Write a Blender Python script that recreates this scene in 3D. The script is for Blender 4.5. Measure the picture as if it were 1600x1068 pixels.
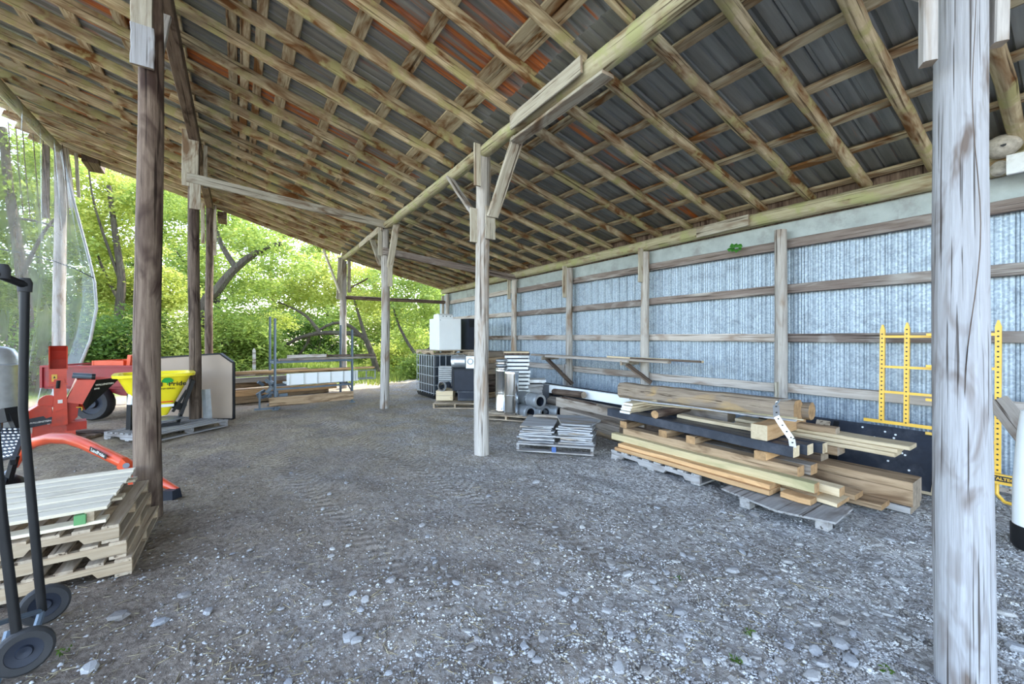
import bpy, math, random
import numpy as np
from mathutils import Vector, Matrix
random.seed(7); rng = np.random.default_rng(11)
PI = math.pi
for o in list(bpy.data.objects): bpy.data.objects.remove(o)
SC = bpy.context.scene; COL = SC.collection

# ------------------------------------------------------------------ camera
YAW = 34.1036
cam = bpy.data.cameras.new('camera'); cam.sensor_width = 36.0; cam.lens = 36.0*630/1600
cam.shift_y = -5.7/1600; cam.clip_end = 400
camo = bpy.data.objects.new('camera', cam); COL.objects.link(camo)
camo.location = (0, 0, 1.6); camo.rotation_euler = (PI/2, 0, -math.radians(YAW))
SC.camera = camo
# ------------------------------------------------------------------ sky, sun, exposure
W = bpy.data.worlds.new('sky'); SC.world = W; W.use_nodes = True
nt = W.node_tree; bg = nt.nodes['Background']
sk = nt.nodes.new('ShaderNodeTexSky'); sk.sky_type = 'NISHITA'; sk.sun_disc = False
sk.sun_elevation = math.radians(48); sk.sun_rotation = math.radians(60); sk.altitude = 200
sk.air_density = 1.0; sk.dust_density = 1.2; sk.ozone_density = 1.0
hs = nt.nodes.new('ShaderNodeHueSaturation'); hs.inputs['Saturation'].default_value = .82
nt.links.new(sk.outputs[0], hs.inputs['Color']); nt.links.new(hs.outputs[0], bg.inputs[0]); bg.inputs[1].default_value = 0.58
sun = bpy.data.lights.new('sun', 'SUN'); sun.energy = 4.0; sun.angle = math.radians(0.6); sun.color = (1, .95, .84)
suno = bpy.data.objects.new('sun', sun); COL.objects.link(suno)
suno.rotation_euler = Vector((-0.66, -0.22, -0.85)).to_track_quat('-Z', 'Y').to_euler()
SC.view_settings.view_transform = 'Standard'; SC.view_settings.look = 'None'
SC.view_settings.exposure = 1.48; SC.view_settings.gamma = 1.0; SC.view_settings.use_curve_mapping = False

CY, SY = math.cos(math.radians(YAW)), math.sin(math.radians(YAW))
def at(u, v, d):
    """surveyed point: bearing and height angle read off the photograph, d metres ahead of the camera"""
    a = (u-800)/630; b = (528.3-v)/630
    return Vector((d*(CY*a+SY), d*(CY-SY*a), 1.6+d*b))
def gnd(u, v, z=0.0):
    d = (1.6-z)*630/(v-528.3); return at(u, v, d)

# ------------------------------------------------------------------ object helpers
def tag(o, label=None, cat=None, group=None, kind=None):
    if label: o['label'] = label
    if cat: o['category'] = cat
    if group: o['group'] = group
    if kind: o['kind'] = kind
    return o
def thing(name, label, cat, loc=(0, 0, 0), rz=0, group=None, rot=None):
    o = bpy.data.objects.new(name, None); COL.objects.link(o); o.empty_display_size = .1
    o.location = loc; o.rotation_euler = rot or (0, 0, rz)
    return tag(o, label, cat, group)
def copy_tree(o, parent=None):
    c = o.copy(); COL.objects.link(c)
    if parent: c.parent = parent
    for ch in list(o.children): copy_tree(ch, c)
    return c
class MB:
    def __init__(s): s.v = []; s.f = []; s.m = []
    def add(s, vs, fs, mi=0):
        n = len(s.v); s.v += [tuple(p) for p in vs]
        for f in fs: s.f.append(tuple(i+n for i in f)); s.m.append(mi)
    def box(s, c, d, rz=0, ry=0, rx=0, mi=0, tp=1.0):
        x, y, z = d[0]/2, d[1]/2, d[2]/2
        R = Matrix.Rotation(rz, 3, 'Z') @ Matrix.Rotation(ry, 3, 'Y') @ Matrix.Rotation(rx, 3, 'X')
        vs = []
        for k, zz in ((1, -z), (tp, z)):
            for xx, yy in ((-x, -y), (x, -y), (x, y), (-x, y)): vs.append(R @ Vector((xx*k, yy*k, zz)) + Vector(c))
        s.add(vs, [(3, 2, 1, 0), (4, 5, 6, 7), (0, 1, 5, 4), (1, 2, 6, 5), (2, 3, 7, 6), (3, 0, 4, 7)], mi); return s
    def bar(s, p0, p1, w, h, mi=0, up=(0, 0, 1)):
        p0, p1 = Vector(p0), Vector(p1); x = (p1-p0).normalized(); y = Vector(up).cross(x)
        if y.length < 1e-4: y = Vector((0, 1, 0)).cross(x)
        y.normalize(); z = x.cross(y); vs = []
        for p in (p0, p1):
            for a, b in ((-1, -1), (1, -1), (1, 1), (-1, 1)): vs.append(p + y*a*w/2 + z*b*h/2)
        s.add(vs, [(3, 2, 1, 0), (4, 5, 6, 7), (0, 1, 5, 4), (1, 2, 6, 5), (2, 3, 7, 6), (3, 0, 4, 7)], mi); return s
    def tube(s, pts, r, n=8, mi=0, caps=True, closed=False):
        pts = [Vector(p) for p in pts]; k = len(pts)
        rs = r if isinstance(r, (list, tuple)) else [r]*k
        vs = []; ref = None
        for i, p in enumerate(pts):
            if closed: t = pts[(i+1) % k]-pts[i-1]
            else: t = pts[min(i+1, k-1)]-pts[max(i-1, 0)]
            t.normalize()
            if ref is None:
                ref = Vector((0, 0, 1)) if abs(t.z) < .9 else Vector((1, 0, 0))
            u = ref - t*ref.dot(t); u.normalize(); ref = u; w = t.cross(u)
            for j in range(n):
                a = 2*PI*j/n; vs.append(p + (u*math.cos(a)+w*math.sin(a))*rs[i])
        fs = []
        for i in range(k if closed else k-1):
            i2 = (i+1) % k
            for j in range(n): fs.append((i*n+j, i*n+(j+1) % n, i2*n+(j+1) % n, i2*n+j))
        if caps and not closed:
            fs.append(tuple(reversed(range(n)))); fs.append(tuple(range((k-1)*n, k*n)))
        s.add(vs, fs, mi); return s
    def lathe(s, prof, c=(0, 0, 0), n=16, mi=0, R=None):
        vs = []; fs = []; k = len(prof); c = Vector(c)
        for (r, z) in prof:
            for j in range(n):
                a = 2*PI*j/n; p = Vector((r*math.cos(a), r*math.sin(a), z))
                vs.append((R @ p if R else p)+c)
        for i in range(k-1):
            for j in range(n): fs.append((i*n+j, i*n+(j+1) % n, (i+1)*n+(j+1) % n, (i+1)*n+j))
        s.add(vs, fs, mi); return s
    def prism(s, poly, d, mi=0, axis='y', off=0.0):
        """poly in (x,z) extruded along y from off to off+d, or in (x,y) along z"""
        n = len(poly)
        if axis == 'y': vs = [(a, off, b) for a, b in poly]+[(a, off+d, b) for a, b in poly]
        elif axis == 'x': vs = [(off, a, b) for a, b in poly]+[(off+d, a, b) for a, b in poly]
        else: vs = [(a, b, off) for a, b in poly]+[(a, b, off+d) for a, b in poly]
        fs = [tuple(range(n)), tuple(reversed(range(n, 2*n)))]
        for i in range(n): fs.append((i, i+n, (i+1) % n+n, (i+1) % n))
        s.add(vs, fs, mi); return s
    def build(s, name, mats, parent=None, smooth=False, loc=None, rot=None):
        me = bpy.data.meshes.new(name); me.from_pydata(s.v, [], s.f)
        if not isinstance(mats, (list, tuple)): mats = [mats]
        for m in mats: me.materials.append(m)
        me.polygons.foreach_set('material_index', s.m)
        if smooth: me.polygons.foreach_set('use_smooth', [True]*len(s.f))
        me.update()
        o = bpy.data.objects.new(name, me); COL.objects.link(o)
        if parent: o.parent = parent
        if loc is not None: o.location = loc
        if rot is not None: o.rotation_euler = rot
        if smooth:
            try: me.set_sharp_from_angle(angle=math.radians(40))
            except Exception: pass
        return o
def link_mesh(name, me, parent=None):
    o = bpy.data.objects.new(name, me); COL.objects.link(o)
    if parent: o.parent = parent
    return o

# ------------------------------------------------------------------ materials
def newmat(name):
    m = bpy.data.materials.new(name); m.use_nodes = True
    t = m.node_tree; return m, t, t.nodes, t.links, t.nodes['Principled BSDF']
def ramp(N, stops, interp='LINEAR'):
    r = N.new('ShaderNodeValToRGB'); e = r.color_ramp; e.interpolation = interp
    while len(e.elements) < len(stops): e.elements.new(.5)
    for i, (p, c) in enumerate(stops):
        e.elements[i].position = p; e.elements[i].color = (*c, 1) if len(c) == 3 else c
    return r
def noise(N, L, vec, scale, detail=4, rough=.55, dist=0):
    n = N.new('ShaderNodeTexNoise'); n.inputs['Scale'].default_value = scale; n.inputs['Detail'].default_value = detail
    n.inputs['Roughness'].default_value = rough; n.inputs['Distortion'].default_value = dist
    if vec is not None: L.new(vec, n.inputs['Vector'])
    return n
def objvec(N, L, scale=(1, 1, 1), rand=True):
    tc = N.new('ShaderNodeTexCoord'); mp = N.new('ShaderNodeMapping'); mp.inputs['Scale'].default_value = scale
    if rand:
        oi = N.new('ShaderNodeObjectInfo'); mu = N.new('ShaderNodeMath'); mu.operation = 'MULTIPLY'; mu.inputs[1].default_value = 37.0
        L.new(oi.outputs['Random'], mu.inputs[0]); ad = N.new('ShaderNodeVectorMath'); ad.operation = 'ADD'
        L.new(tc.outputs['Object'], ad.inputs[0]); L.new(mu.outputs[0], ad.inputs[1]); L.new(ad.outputs[0], mp.inputs['Vector'])
    else: L.new(tc.outputs['Object'], mp.inputs['Vector'])
    return mp.outputs[0]
def mixc(N, L, fac, a, b, mode='MIX'):
    m = N.new('ShaderNodeMix'); m.data_type = 'RGBA'; m.blend_type = mode
    for sock, x in ((0, fac), (6, a), (7, b)):
        if hasattr(x, 'links') or hasattr(x, 'is_linked'): L.new(x, m.inputs[sock])
        elif sock == 0: m.inputs[0].default_value = x
        else: m.inputs[sock].default_value = (*x, 1)
    return m.outputs[2]
def bump(N, L, P, h, strength=.4, dist=.01):
    b = N.new('ShaderNodeBump'); b.inputs['Strength'].default_value = strength; b.inputs['Distance'].default_value = dist
    L.new(h, b.inputs['Height']); L.new(b.outputs[0], P.inputs['Normal'])
def wood(name, a, b, stain, amt=.5, axis=0, rough=.8, crack=True, stainscale=1.6, lich=None, fs=1.0):
    m, t, N, L, P = newmat(name); P.inputs['Roughness'].default_value = rough; P.inputs['Specular IOR Level'].default_value = .2
    sc = [11*fs]*3; sc[axis] = .7; v = objvec(N, L, sc)
    n1 = noise(N, L, v, 3.2, 7, .7, .25)
    r1 = ramp(N, [(.3, b), (.68, a)]); L.new(n1.outputs[0], r1.inputs[0])
    sc2 = [3.2, 3.2, 3.2]; sc2[axis] = .9; v2 = objvec(N, L, sc2)
    n2 = noise(N, L, v2, stainscale, 3, .6, 1.0)
    r2 = ramp(N, [(.60-.24*amt, (0, 0, 0)), (.74-.14*amt, (1, 1, 1))]); L.new(n2.outputs[0], r2.inputs[0])
    c = mixc(N, L, r2.outputs[0], r1.outputs[0], stain)
    if lich:
        n4 = noise(N, L, objvec(N, L, (2, 2, 2)), 2.0, 4, .6); r4 = ramp(N, [(.5, (0, 0, 0)), (.62, (1, 1, 1))]); L.new(n4.outputs[0], r4.inputs[0])
        c = mixc(N, L, r4.outputs[0], c, lich)
    sc3 = [26*fs]*3; sc3[axis] = .55; v3 = objvec(N, L, sc3)
    n3 = noise(N, L, v3, 1.5, 3, .5, .2)
    if crack:
        r3 = ramp(N, [(.33, (.25, .22, .2)), (.41, (1, 1, 1))]); L.new(n3.outputs[0], r3.inputs[0])
        c = mixc(N, L, 1.0, c, r3.outputs[0], 'MULTIPLY')
    oi = N.new('ShaderNodeObjectInfo'); rr = ramp(N, [(0, (.78, .78, .78)), (1, (1.12, 1.1, 1.06))]); L.new(oi.outputs['Random'], rr.inputs[0])
    c = mixc(N, L, 1.0, c, rr.outputs[0], 'MULTIPLY')
    L.new(c, P.inputs['Base Color']); bump(N, L, P, n3.outputs[0], .5, .006)
    return m
def plain(name, c, rough=.5, metal=0, var=.12, scale=6, spec=.5, dirt=None):
    m, t, N, L, P = newmat(name); P.inputs['Roughness'].default_value = rough; P.inputs['Metallic'].default_value = metal
    P.inputs['Specular IOR Level'].default_value = spec
    n = noise(N, L, objvec(N, L), scale, 5, .6)
    r = ramp(N, [(.3, tuple(x*(1-var) for x in c)), (.7, tuple(min(1, x*(1+var)) for x in c))]); L.new(n.outputs[0], r.inputs[0])
    out = r.outputs[0]
    if dirt:
        n2 = noise(N, L, objvec(N, L, (1, 1, 1)), scale*.6, 6, .7); r2 = ramp(N, [(.52, (0, 0, 0)), (.68, (1, 1, 1))]); L.new(n2.outputs[0], r2.inputs[0])
        out = mixc(N, L, r2.outputs[0], out, dirt)
    L.new(out, P.inputs['Base Color']); return m
M = {}
M['rafter'] = wood('rafter_wood', (.68, .58, .39), (.36, .28, .155), (.17, .075, .025), .72, lich=(.42, .38, .18))
M['purlin'] = wood('purlin_wood', (.62, .55, .39), (.34, .27, .155), (.19, .09, .03), .65)
M['beamlog'] = wood('beam_log_wood', (.52, .48, .33), (.32, .28, .17), (.22, .15, .08), .3, lich=(.38, .38, .19))
M['post'] = wood('post_silver_wood', (.56, .52, .47), (.34, .31, .285), (.27, .19, .13), .3, axis=2, stainscale=1.2)
M['postnear'] = wood('post_near_wood', (.38, .385, .41), (.25, .245, .25), (.14, .11, .095), .36, axis=2, stainscale=2.0, fs=2.2)
M['postdark'] = wood('post_dark_wood', (.22, .165, .125), (.085, .055, .042), (.045, .026, .02), .45, axis=2)
M['postnear_x'] = wood('post_near_wood_x', (.46, .465, .49), (.33, .325, .33), (.2, .17, .15), .25, fs=1.6)
M['post_x'] = wood('silver_board', (.50, .47, .44), (.32, .29, .27), (.22, .16, .11), .3)
M['postdark_x'] = wood('dark_board', (.22, .165, .125), (.085, .055, .042), (.045, .026, .02), .45)
M['board'] = wood('weathered_board', (.55, .51, .42), (.33, .29, .22), (.20, .13, .08), .35)
M['girt'] = wood('girt_wood', (.30, .25, .22), (.15, .11, .095), (.42, .39, .36), .35, stainscale=1.0)
M['girt2'] = wood('girt_pale_wood', (.55, .50, .46), (.38, .33, .29), (.20, .13, .09), .4, stainscale=1.0)
M['lumber'] = wood('fresh_lumber', (.72, .46, .24), (.52, .30, .14), (.44, .24, .11), .3, crack=False)
M['pale'] = wood('pale_lumber', (.72, .60, .41), (.58, .46, .30), (.45, .33, .2), .2, crack=False)
M['treated'] = wood('treated_lumber', (.56, .47, .29), (.42, .35, .20), (.34, .31, .17), .35, crack=False)
M['grey'] = wood('grey_timber', (.42, .37, .32), (.24, .20, .165), (.16, .12, .09), .4)
M['brown'] = wood('brown_timber', (.50, .36, .23), (.30, .20, .115), (.15, .09, .05), .45)
M['log'] = wood('old_log_timber', (.36, .29, .22), (.20, .15, .11), (.46, .31, .15), .3)
M['pallet'] = wood('pallet_wood', (.56, .47, .36), (.40, .31, .22), (.26, .19, .13), .3)
M['palletgrey'] = wood('grey_pallet_wood', (.45, .44, .43), (.28, .27, .27), (.2, .18, .17), .3)
M['pallet_y'] = wood('pallet_wood_y', (.56, .45, .32), (.38, .28, .18), (.24, .16, .1), .3, axis=1)
M['palletgrey_y'] = wood('grey_pallet_wood_y', (.42, .41, .41), (.26, .25, .25), (.18, .16, .15), .3, axis=1)
M['postdark_y'] = wood('dark_wood_y', (.22, .165, .125), (.085, .055, .042), (.045, .026, .02), .45, axis=1)
M['slat'] = wood('pale_slat_wood', (.80, .72, .57), (.66, .58, .44), (.52, .44, .32), .2, crack=False)
M['endgrain'] = plain('end_grain', (.36, .22, .11), .85, 0, .35, 14, .2)
M['endgrey'] = plain('old_end_grain', (.34, .27, .2), .9, 0, .3, 14, .2)
M['shake'] = wood('slate_shingle', (.50, .51, .53), (.27, .27, .28), (.36, .29, .22), .3)
M['navy'] = plain('black_paint', (.022, .028, .042), .45, 0, .3, 5, .5, (.06, .065, .08))
M['black'] = plain('black_steel', (.010, .010, .011), .5, 0, .3, 6, .3)
M['rubber'] = plain('rubber', (.028, .028, .03), .75, 0, .3)
M['red'] = plain('orange_red_paint', (.62, .055, .022), .38, 0, .12, 4, .5, (.40, .05, .03))
M['redin'] = plain('inner_red_paint', (.42, .03, .012), .6, 0, .2)
M['darkred'] = plain('dark_red_paint', (.28, .014, .018), .45, 0, .15, 4, .5, (.17, .02, .02))
M['orange'] = plain('orange_paint', (.72, .085, .025), .35, 0, .1, 4)
M['yellow'] = plain('yellow_paint', (.80, .47, .045), .4, 0, .1, 5, .5, (.62, .40, .08))
M['yplastic'] = plain('yellow_plastic', (.83, .68, .02), .35, 0, .05, 3)
M['white'] = plain('white_enamel', (.86, .88, .88), .3, 0, .03, 3)
M['whitew'] = plain('white_worn', (.74, .75, .74), .6, 0, .08, 6, .4, (.5, .49, .46))
M['decal'] = plain('white_lettering', (.8, .8, .78), .5, 0, .02)
M['ink'] = plain('black_lettering', (.012, .012, .012), .5, 0, .02)
M['green'] = plain('green_decal', (.02, .30, .05), .5, 0, .05)
M['grn'] = plain('green_painted_block', (.10, .28, .10), .6, 0, .15)
M['tan'] = plain('tan_panel', (.35, .27, .20), .6, 0, .05, 2)
M['galv'] = plain('galvanised', (.55, .58, .60), .38, .75, .12, 9)
M['galvd'] = plain('dull_galvanised', (.30, .32, .34), .5, .5, .2, 9)
M['steel'] = plain('polished_steel', (.72, .73, .74), .16, 1.0, .06, 3)
M['bluegrey'] = plain('blue_grey_paint', (.11, .145, .185), .4, .2, .15)
M['darkgrey'] = plain('charcoal_enamel', (.018, .022, .034), .55, 0, .15, 6, .3)
M['tank'] = plain('dark_tank_plastic', (.022, .03, .04), .35, 0, .2)
M['cream'] = plain('cream_plastic', (.70, .69, .62), .5, 0, .06)
M['nest'] = plain('wasp_paper', (.46, .42, .36), .95, 0, .3, 22, .1)
M['strap'] = plain('perforated_strap', (.62, .64, .66), .3, .8, .1)
M['fascia'] = plain('grey_green_strip', (.36, .40, .39), .55, 0, .15, 5, .4, (.26, .27, .26))
M['bark'] = wood('bark', (.10, .08, .06), (.035, .027, .02), (.09, .09, .055), .4, axis=2)
M['grille'] = plain('grey_grille', (.34, .34, .33), .5, .3, .15)
def stonemat():
    m, t, N, L, P = newmat('stone'); P.inputs['Roughness'].default_value = .85
    oi = N.new('ShaderNodeObjectInfo'); r = ramp(N, [(0, (.24, .22, .205)), (.35, (.38, .365, .35)), (.7, (.33, .335, .35)), (1, (.52, .50, .47))]); L.new(oi.outputs['Random'], r.inputs[0])
    n = noise(N, L, objvec(N, L), 12, 5); rr = ramp(N, [(.3, (.75, .74, .72)), (.7, (1.1, 1.1, 1.1))]); L.new(n.outputs[0], rr.inputs[0])
    L.new(mixc(N, L, 1.0, r.outputs[0], rr.outputs[0], 'MULTIPLY'), P.inputs['Base Color']); return m
M['stone'] = stonemat()
def gravelmat():
    m, t, N, L, P = newmat('gravel'); P.inputs['Roughness'].default_value = .9; P.inputs['Specular IOR Level'].default_value = .25
    v = N.new('ShaderNodeTexVoronoi'); v.inputs['Scale'].default_value = 24; L.new(objvec(N, L, (1, 1, 1), False), v.inputs['Vector'])
    s = N.new('ShaderNodeSeparateColor'); L.new(v.outputs['Color'], s.inputs[0])
    r = ramp(N, [(0, (.21, .19, .165)), (.4, (.36, .34, .32)), (.75, (.48, .47, .455)), (1, (.64, .63, .61))]); L.new(s.outputs[0], r.inputs[0])
    L.new(r.outputs[0], P.inputs['Base Color']); return m
M['gravel'] = gravelmat()
def groundmat():
    m, t, N, L, P = newmat('dirt_and_gravel'); P.inputs['Roughness'].default_value = .95; P.inputs['Specular IOR Level'].default_value = .15
    v = objvec(N, L, (1, 1, 1), False)
    big = noise(N, L, v, .55, 5, .6); fine = noise(N, L, v, 26, 6, .7); mid = noise(N, L, v, 6, 5, .65)
    dirt = ramp(N, [(.3, (.135, .105, .082)), (.7, (.46, .38, .30))]); L.new(fine.outputs[0], dirt.inputs[0])
    vo = N.new('ShaderNodeTexVoronoi'); vo.inputs['Scale'].default_value = 42; L.new(v, vo.inputs['Vector'])
    s = N.new('ShaderNodeSeparateColor'); L.new(vo.outputs['Color'], s.inputs[0])
    grav = ramp(N, [(0, (.22, .20, .185)), (.5, (.46, .44, .42)), (1, (.74, .73, .71))]); L.new(s.outputs[1], grav.inputs[0])
    sep = N.new('ShaderNodeSeparateXYZ'); L.new(v, sep.inputs[0])
    # gravel dressing thickens towards the back wall, bare dirt along the open front
    g1 = N.new('ShaderNodeMath'); g1.operation = 'MULTIPLY_ADD'; g1.inputs[1].default_value = .20; g1.inputs[2].default_value = -.05; L.new(sep.outputs[0], g1.inputs[0])
    g2 = N.new('ShaderNodeMath'); g2.operation = 'MULTIPLY_ADD'; g2.inputs[1].default_value = -.030; L.new(sep.outputs[1], g2.inputs[0]); L.new(g1.outputs[0], g2.inputs[2])
    g3 = N.new('ShaderNodeMath'); g3.operation = 'MULTIPLY_ADD'; g3.inputs[1].default_value = 1.5; g3.inputs[2].default_value = -.52; L.new(big.outputs[0], g3.inputs[0])
    g4 = N.new('ShaderNodeMath'); g4.operation = 'ADD'; g4.use_clamp = True; L.new(g2.outputs[0], g4.inputs[0]); L.new(g3.outputs[0], g4.inputs[1])
    c = mixc(N, L, g4.outputs[0], dirt.outputs[0], grav.outputs[0])
    # straw litter further in
    st = noise(N, L, v, 1.3, 5, .65); sr = ramp(N, [(.38, (0, 0, 0)), (.58, (1, 1, 1))]); L.new(st.outputs[0], sr.inputs[0])
    fy = N.new('ShaderNodeMapRange'); fy.inputs[1].default_value = 3.5; fy.inputs[2].default_value = 7.0; L.new(sep.outputs[1], fy.inputs[0])
    fm = N.new('ShaderNodeMath'); fm.operation = 'MULTIPLY'; L.new(sr.outputs[0], fm.inputs[0]); L.new(fy.outputs[0], fm.inputs[1])
    fm2 = N.new('ShaderNodeMath'); fm2.operation = 'MULTIPLY'; fm2.inputs[1].default_value = .9; L.new(fm.outputs[0], fm2.inputs[0])
    straw = ramp(N, [(.35, (.28, .22, .145)), (.7, (.62, .51, .355))]); L.new(fine.outputs[0], straw.inputs[0])
    c = mixc(N, L, fm2.outputs[0], c, straw.outputs[0])
    # grass beyond the barn
    gy = N.new('ShaderNodeMapRange'); gy.inputs[1].default_value = 14.8; gy.inputs[2].default_value = 17.0; L.new(sep.outputs[1], gy.inputs[0])
    grass = ramp(N, [(.3, (.07, .11, .02)), (.7, (.20, .27, .055))]); L.new(mid.outputs[0], grass.inputs[0])
    c = mixc(N, L, gy.outputs[0], c, grass.outputs[0])
    L.new(c, P.inputs['Base Color'])
    # height: stones, clods and two tyre tracks
    tc = N.new('ShaderNodeTexCoord'); mp = N.new('ShaderNodeMapping'); mp.vector_type = 'TEXTURE'
    mp.inputs['Location'].default_value = (.70, 4.6, 0); mp.inputs['Rotation'].default_value = (0, 0, math.radians(-80.5)); L.new(tc.outputs['Object'], mp.inputs['Vector'])
    sp = N.new('ShaderNodeSeparateXYZ'); L.new(mp.outputs[0], sp.inputs[0])
    hsum = None
    for off in (0.0, -1.15):
        sb = N.new('ShaderNodeMath'); sb.operation = 'ADD'; sb.inputs[1].default_value = off; L.new(sp.outputs[1], sb.inputs[0])
        ab = N.new('ShaderNodeMath'); ab.operation = 'ABSOLUTE'; L.new(sb.outputs[0], ab.inputs[0])
        mr = N.new('ShaderNodeMapRange'); mr.inputs[1].default_value = .20; mr.inputs[2].default_value = .12; L.new(ab.outputs[0], mr.inputs[0])
        ma = N.new('ShaderNodeMath'); ma.operation = 'MULTIPLY_ADD'; ma.inputs[1].default_value = .55; L.new(ab.outputs[0], ma.inputs[0]); L.new(sp.outputs[0], ma.inputs[2])
        fr = N.new('ShaderNodeMath'); fr.operation = 'MULTIPLY'; fr.inputs[1].default_value = 62; L.new(ma.outputs[0], fr.inputs[0])
        si = N.new('ShaderNodeMath'); si.operation = 'SINE'; L.new(fr.outputs[0], si.inputs[0])
        mm = N.new('ShaderNodeMath'); mm.operation = 'MULTIPLY'; L.new(si.outputs[0], mm.inputs[0]); L.new(mr.outputs[0], mm.inputs[1])
        if hsum is None: hsum = mm.outputs[0]
        else:
            a2 = N.new('ShaderNodeMath'); a2.operation = 'ADD'; L.new(hsum, a2.inputs[0]); L.new(mm.outputs[0], a2.inputs[1]); hsum = a2.outputs[0]
    h1 = N.new('ShaderNodeMath'); h1.operation = 'MULTIPLY_ADD'; h1.inputs[1].default_value = .3; L.new(hsum, h1.inputs[0]); L.new(fine.outputs[0], h1.inputs[2])
    h2 = N.new('ShaderNodeMath'); h2.operation = 'MULTIPLY_ADD'; h2.inputs[1].default_value = 1.2; L.new(mid.outputs[0], h2.inputs[0]); L.new(h1.outputs[0], h2.inputs[2])
    bump(N, L, P, h2.outputs[0], .9, .045); return m
M['ground'] = groundmat()
def roofmetal(name, rust):
    m, t, N, L, P = newmat(name); P.inputs['Roughness'].default_value = .55; P.inputs['Metallic'].default_value = .45
    n = noise(N, L, objvec(N, L, (.5, 7, 3)), 1.2, 5, .6); r = ramp(N, [(.3, (.17, .175, .165)), (.7, (.36, .365, .345))]); L.new(n.outputs[0], r.inputs[0])
    n2 = noise(N, L, objvec(N, L, (.28, 4.6, 1)), 1.5, 5, .6, .2); a = .64-.22*rust
    r2 = ramp(N, [(a, (0, 0, 0)), (a+.1, (1, 1, 1))]); L.new(n2.outputs[0], r2.inputs[0])
    n3 = noise(N, L, objvec(N, L, (1, 8, 1)), 3, 4); rc = ramp(N, [(.3, (.26, .065, .018)), (.7, (.64, .20, .045))]); L.new(n3.outputs[0], rc.inputs[0])
    L.new(mixc(N, L, r2.outputs[0], r.outputs[0], rc.outputs[0]), P.inputs['Base Color'])
    iv = N.new('ShaderNodeMath'); iv.operation = 'MULTIPLY_ADD'; iv.inputs[1].default_value = -.45; iv.inputs[2].default_value = .45; L.new(r2.outputs[0], iv.inputs[0]); L.new(iv.outputs[0], P.inputs['Metallic'])
    return m
M['roof'] = roofmetal('roof_metal', 0.0); M['roofrust'] = roofmetal('rusty_roof_metal', .78); M['roofrust2'] = roofmetal('streaked_roof_metal', .3)
def wallmetal():
    m, t, N, L, P = newmat('galvanised_wall_metal'); P.inputs['Roughness'].default_value = .42; P.inputs['Metallic'].default_value = .35
    v = objvec(N, L); vo = N.new('ShaderNodeTexVoronoi'); vo.inputs['Scale'].default_value = 48; L.new(v, vo.inputs['Vector'])
    s = N.new('ShaderNodeSeparateColor'); L.new(vo.outputs['Color'], s.inputs[0])
    r = ramp(N, [(0, (.215, .265, .315)), (1, (.36, .42, .48))]); L.new(s.outputs[0], r.inputs[0])
    n = noise(N, L, objvec(N, L, (1, 2, 3)), 1.8, 6, .7, .5); rr = ramp(N, [(.30, (.68, .68, .68)), (.48, (1, 1, 1)), (.75, (1.08, 1.08, 1.08))]); L.new(n.outputs[0], rr.inputs[0])
    L.new(mixc(N, L, 1.0, r.outputs[0], rr.outputs[0], 'MULTIPLY'), P.inputs['Base Color'])
    w = N.new('ShaderNodeTexWave'); w.bands_direction = 'Y'; w.inputs['Scale'].default_value = 14; tc = N.new('ShaderNodeTexCoord'); L.new(tc.outputs['Object'], w.inputs['Vector'])
    bump(N, L, P, w.outputs['Fac'], .12, .003); return m
M['wall'] = wallmetal()
def leafmat(name, a, b, c):
    m, t, N, L, P = newmat(name); P.inputs['Roughness'].default_value = .55; P.inputs['Specular IOR Level'].default_value = .3
    tc = N.new('ShaderNodeTexCoord'); n = noise(N, L, tc.outputs['Object'], 1.1, 4, .7); r = ramp(N, [(.3, a), (.5, b), (.7, c)]); L.new(n.outputs[0], r.inputs[0])
    L.new(r.outputs[0], P.inputs['Base Color']); tr = N.new('ShaderNodeBsdfTranslucent'); L.new(r.outputs[0], tr.inputs[0])
    mx = N.new('ShaderNodeMixShader'); mx.inputs[0].default_value = .5; L.new(P.outputs[0], mx.inputs[1]); L.new(tr.outputs[0], mx.inputs[2])
    L.new(mx.outputs[0], N['Material Output'].inputs['Surface']); return m
M['leaf'] = leafmat('leaf_green', (.12, .19, .035), (.26, .345, .065), (.44, .49, .13))
M['leafy'] = leafmat('leaf_yellow_green', (.20, .26, .04), (.38, .43, .08), (.58, .57, .17))
M['leafd'] = leafmat('leaf_deep_green', (.04, .085, .015), (.09, .16, .025), (.17, .24, .045))
M['grass'] = leafmat('grass_blade', (.12, .18, .025), (.22, .28, .05), (.36, .37, .11))
M['sprig'] = leafmat('vine_leaf', (.05, .22, .03), (.08, .30, .04), (.12, .36, .06))
M['straw'] = plain('straw', (.42, .35, .22), .9, 0, .3, 9, .2)
def netmat():
    m, t, N, L, P = newmat('shade_netting'); P.inputs['Base Color'].default_value = (.50, .55, .58, 1); P.inputs['Roughness'].default_value = .6
    tp = N.new('ShaderNodeBsdfTransparent'); mx = N.new('ShaderNodeMixShader')
    n = noise(N, L, objvec(N, L, (1, 1, .35), False), 2.2, 4, .6); r = ramp(N, [(.35, (.2, .2, .2)), (.7, (.52, .52, .52))]); L.new(n.outputs[0], r.inputs[0])
    L.new(r.outputs[0], mx.inputs[0]); L.new(tp.outputs[0], mx.inputs[1]); L.new(P.outputs[0], mx.inputs[2]); L.new(mx.outputs[0], N['Material Output'].inputs['Surface'])
    return m
M['net'] = netmat()

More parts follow.
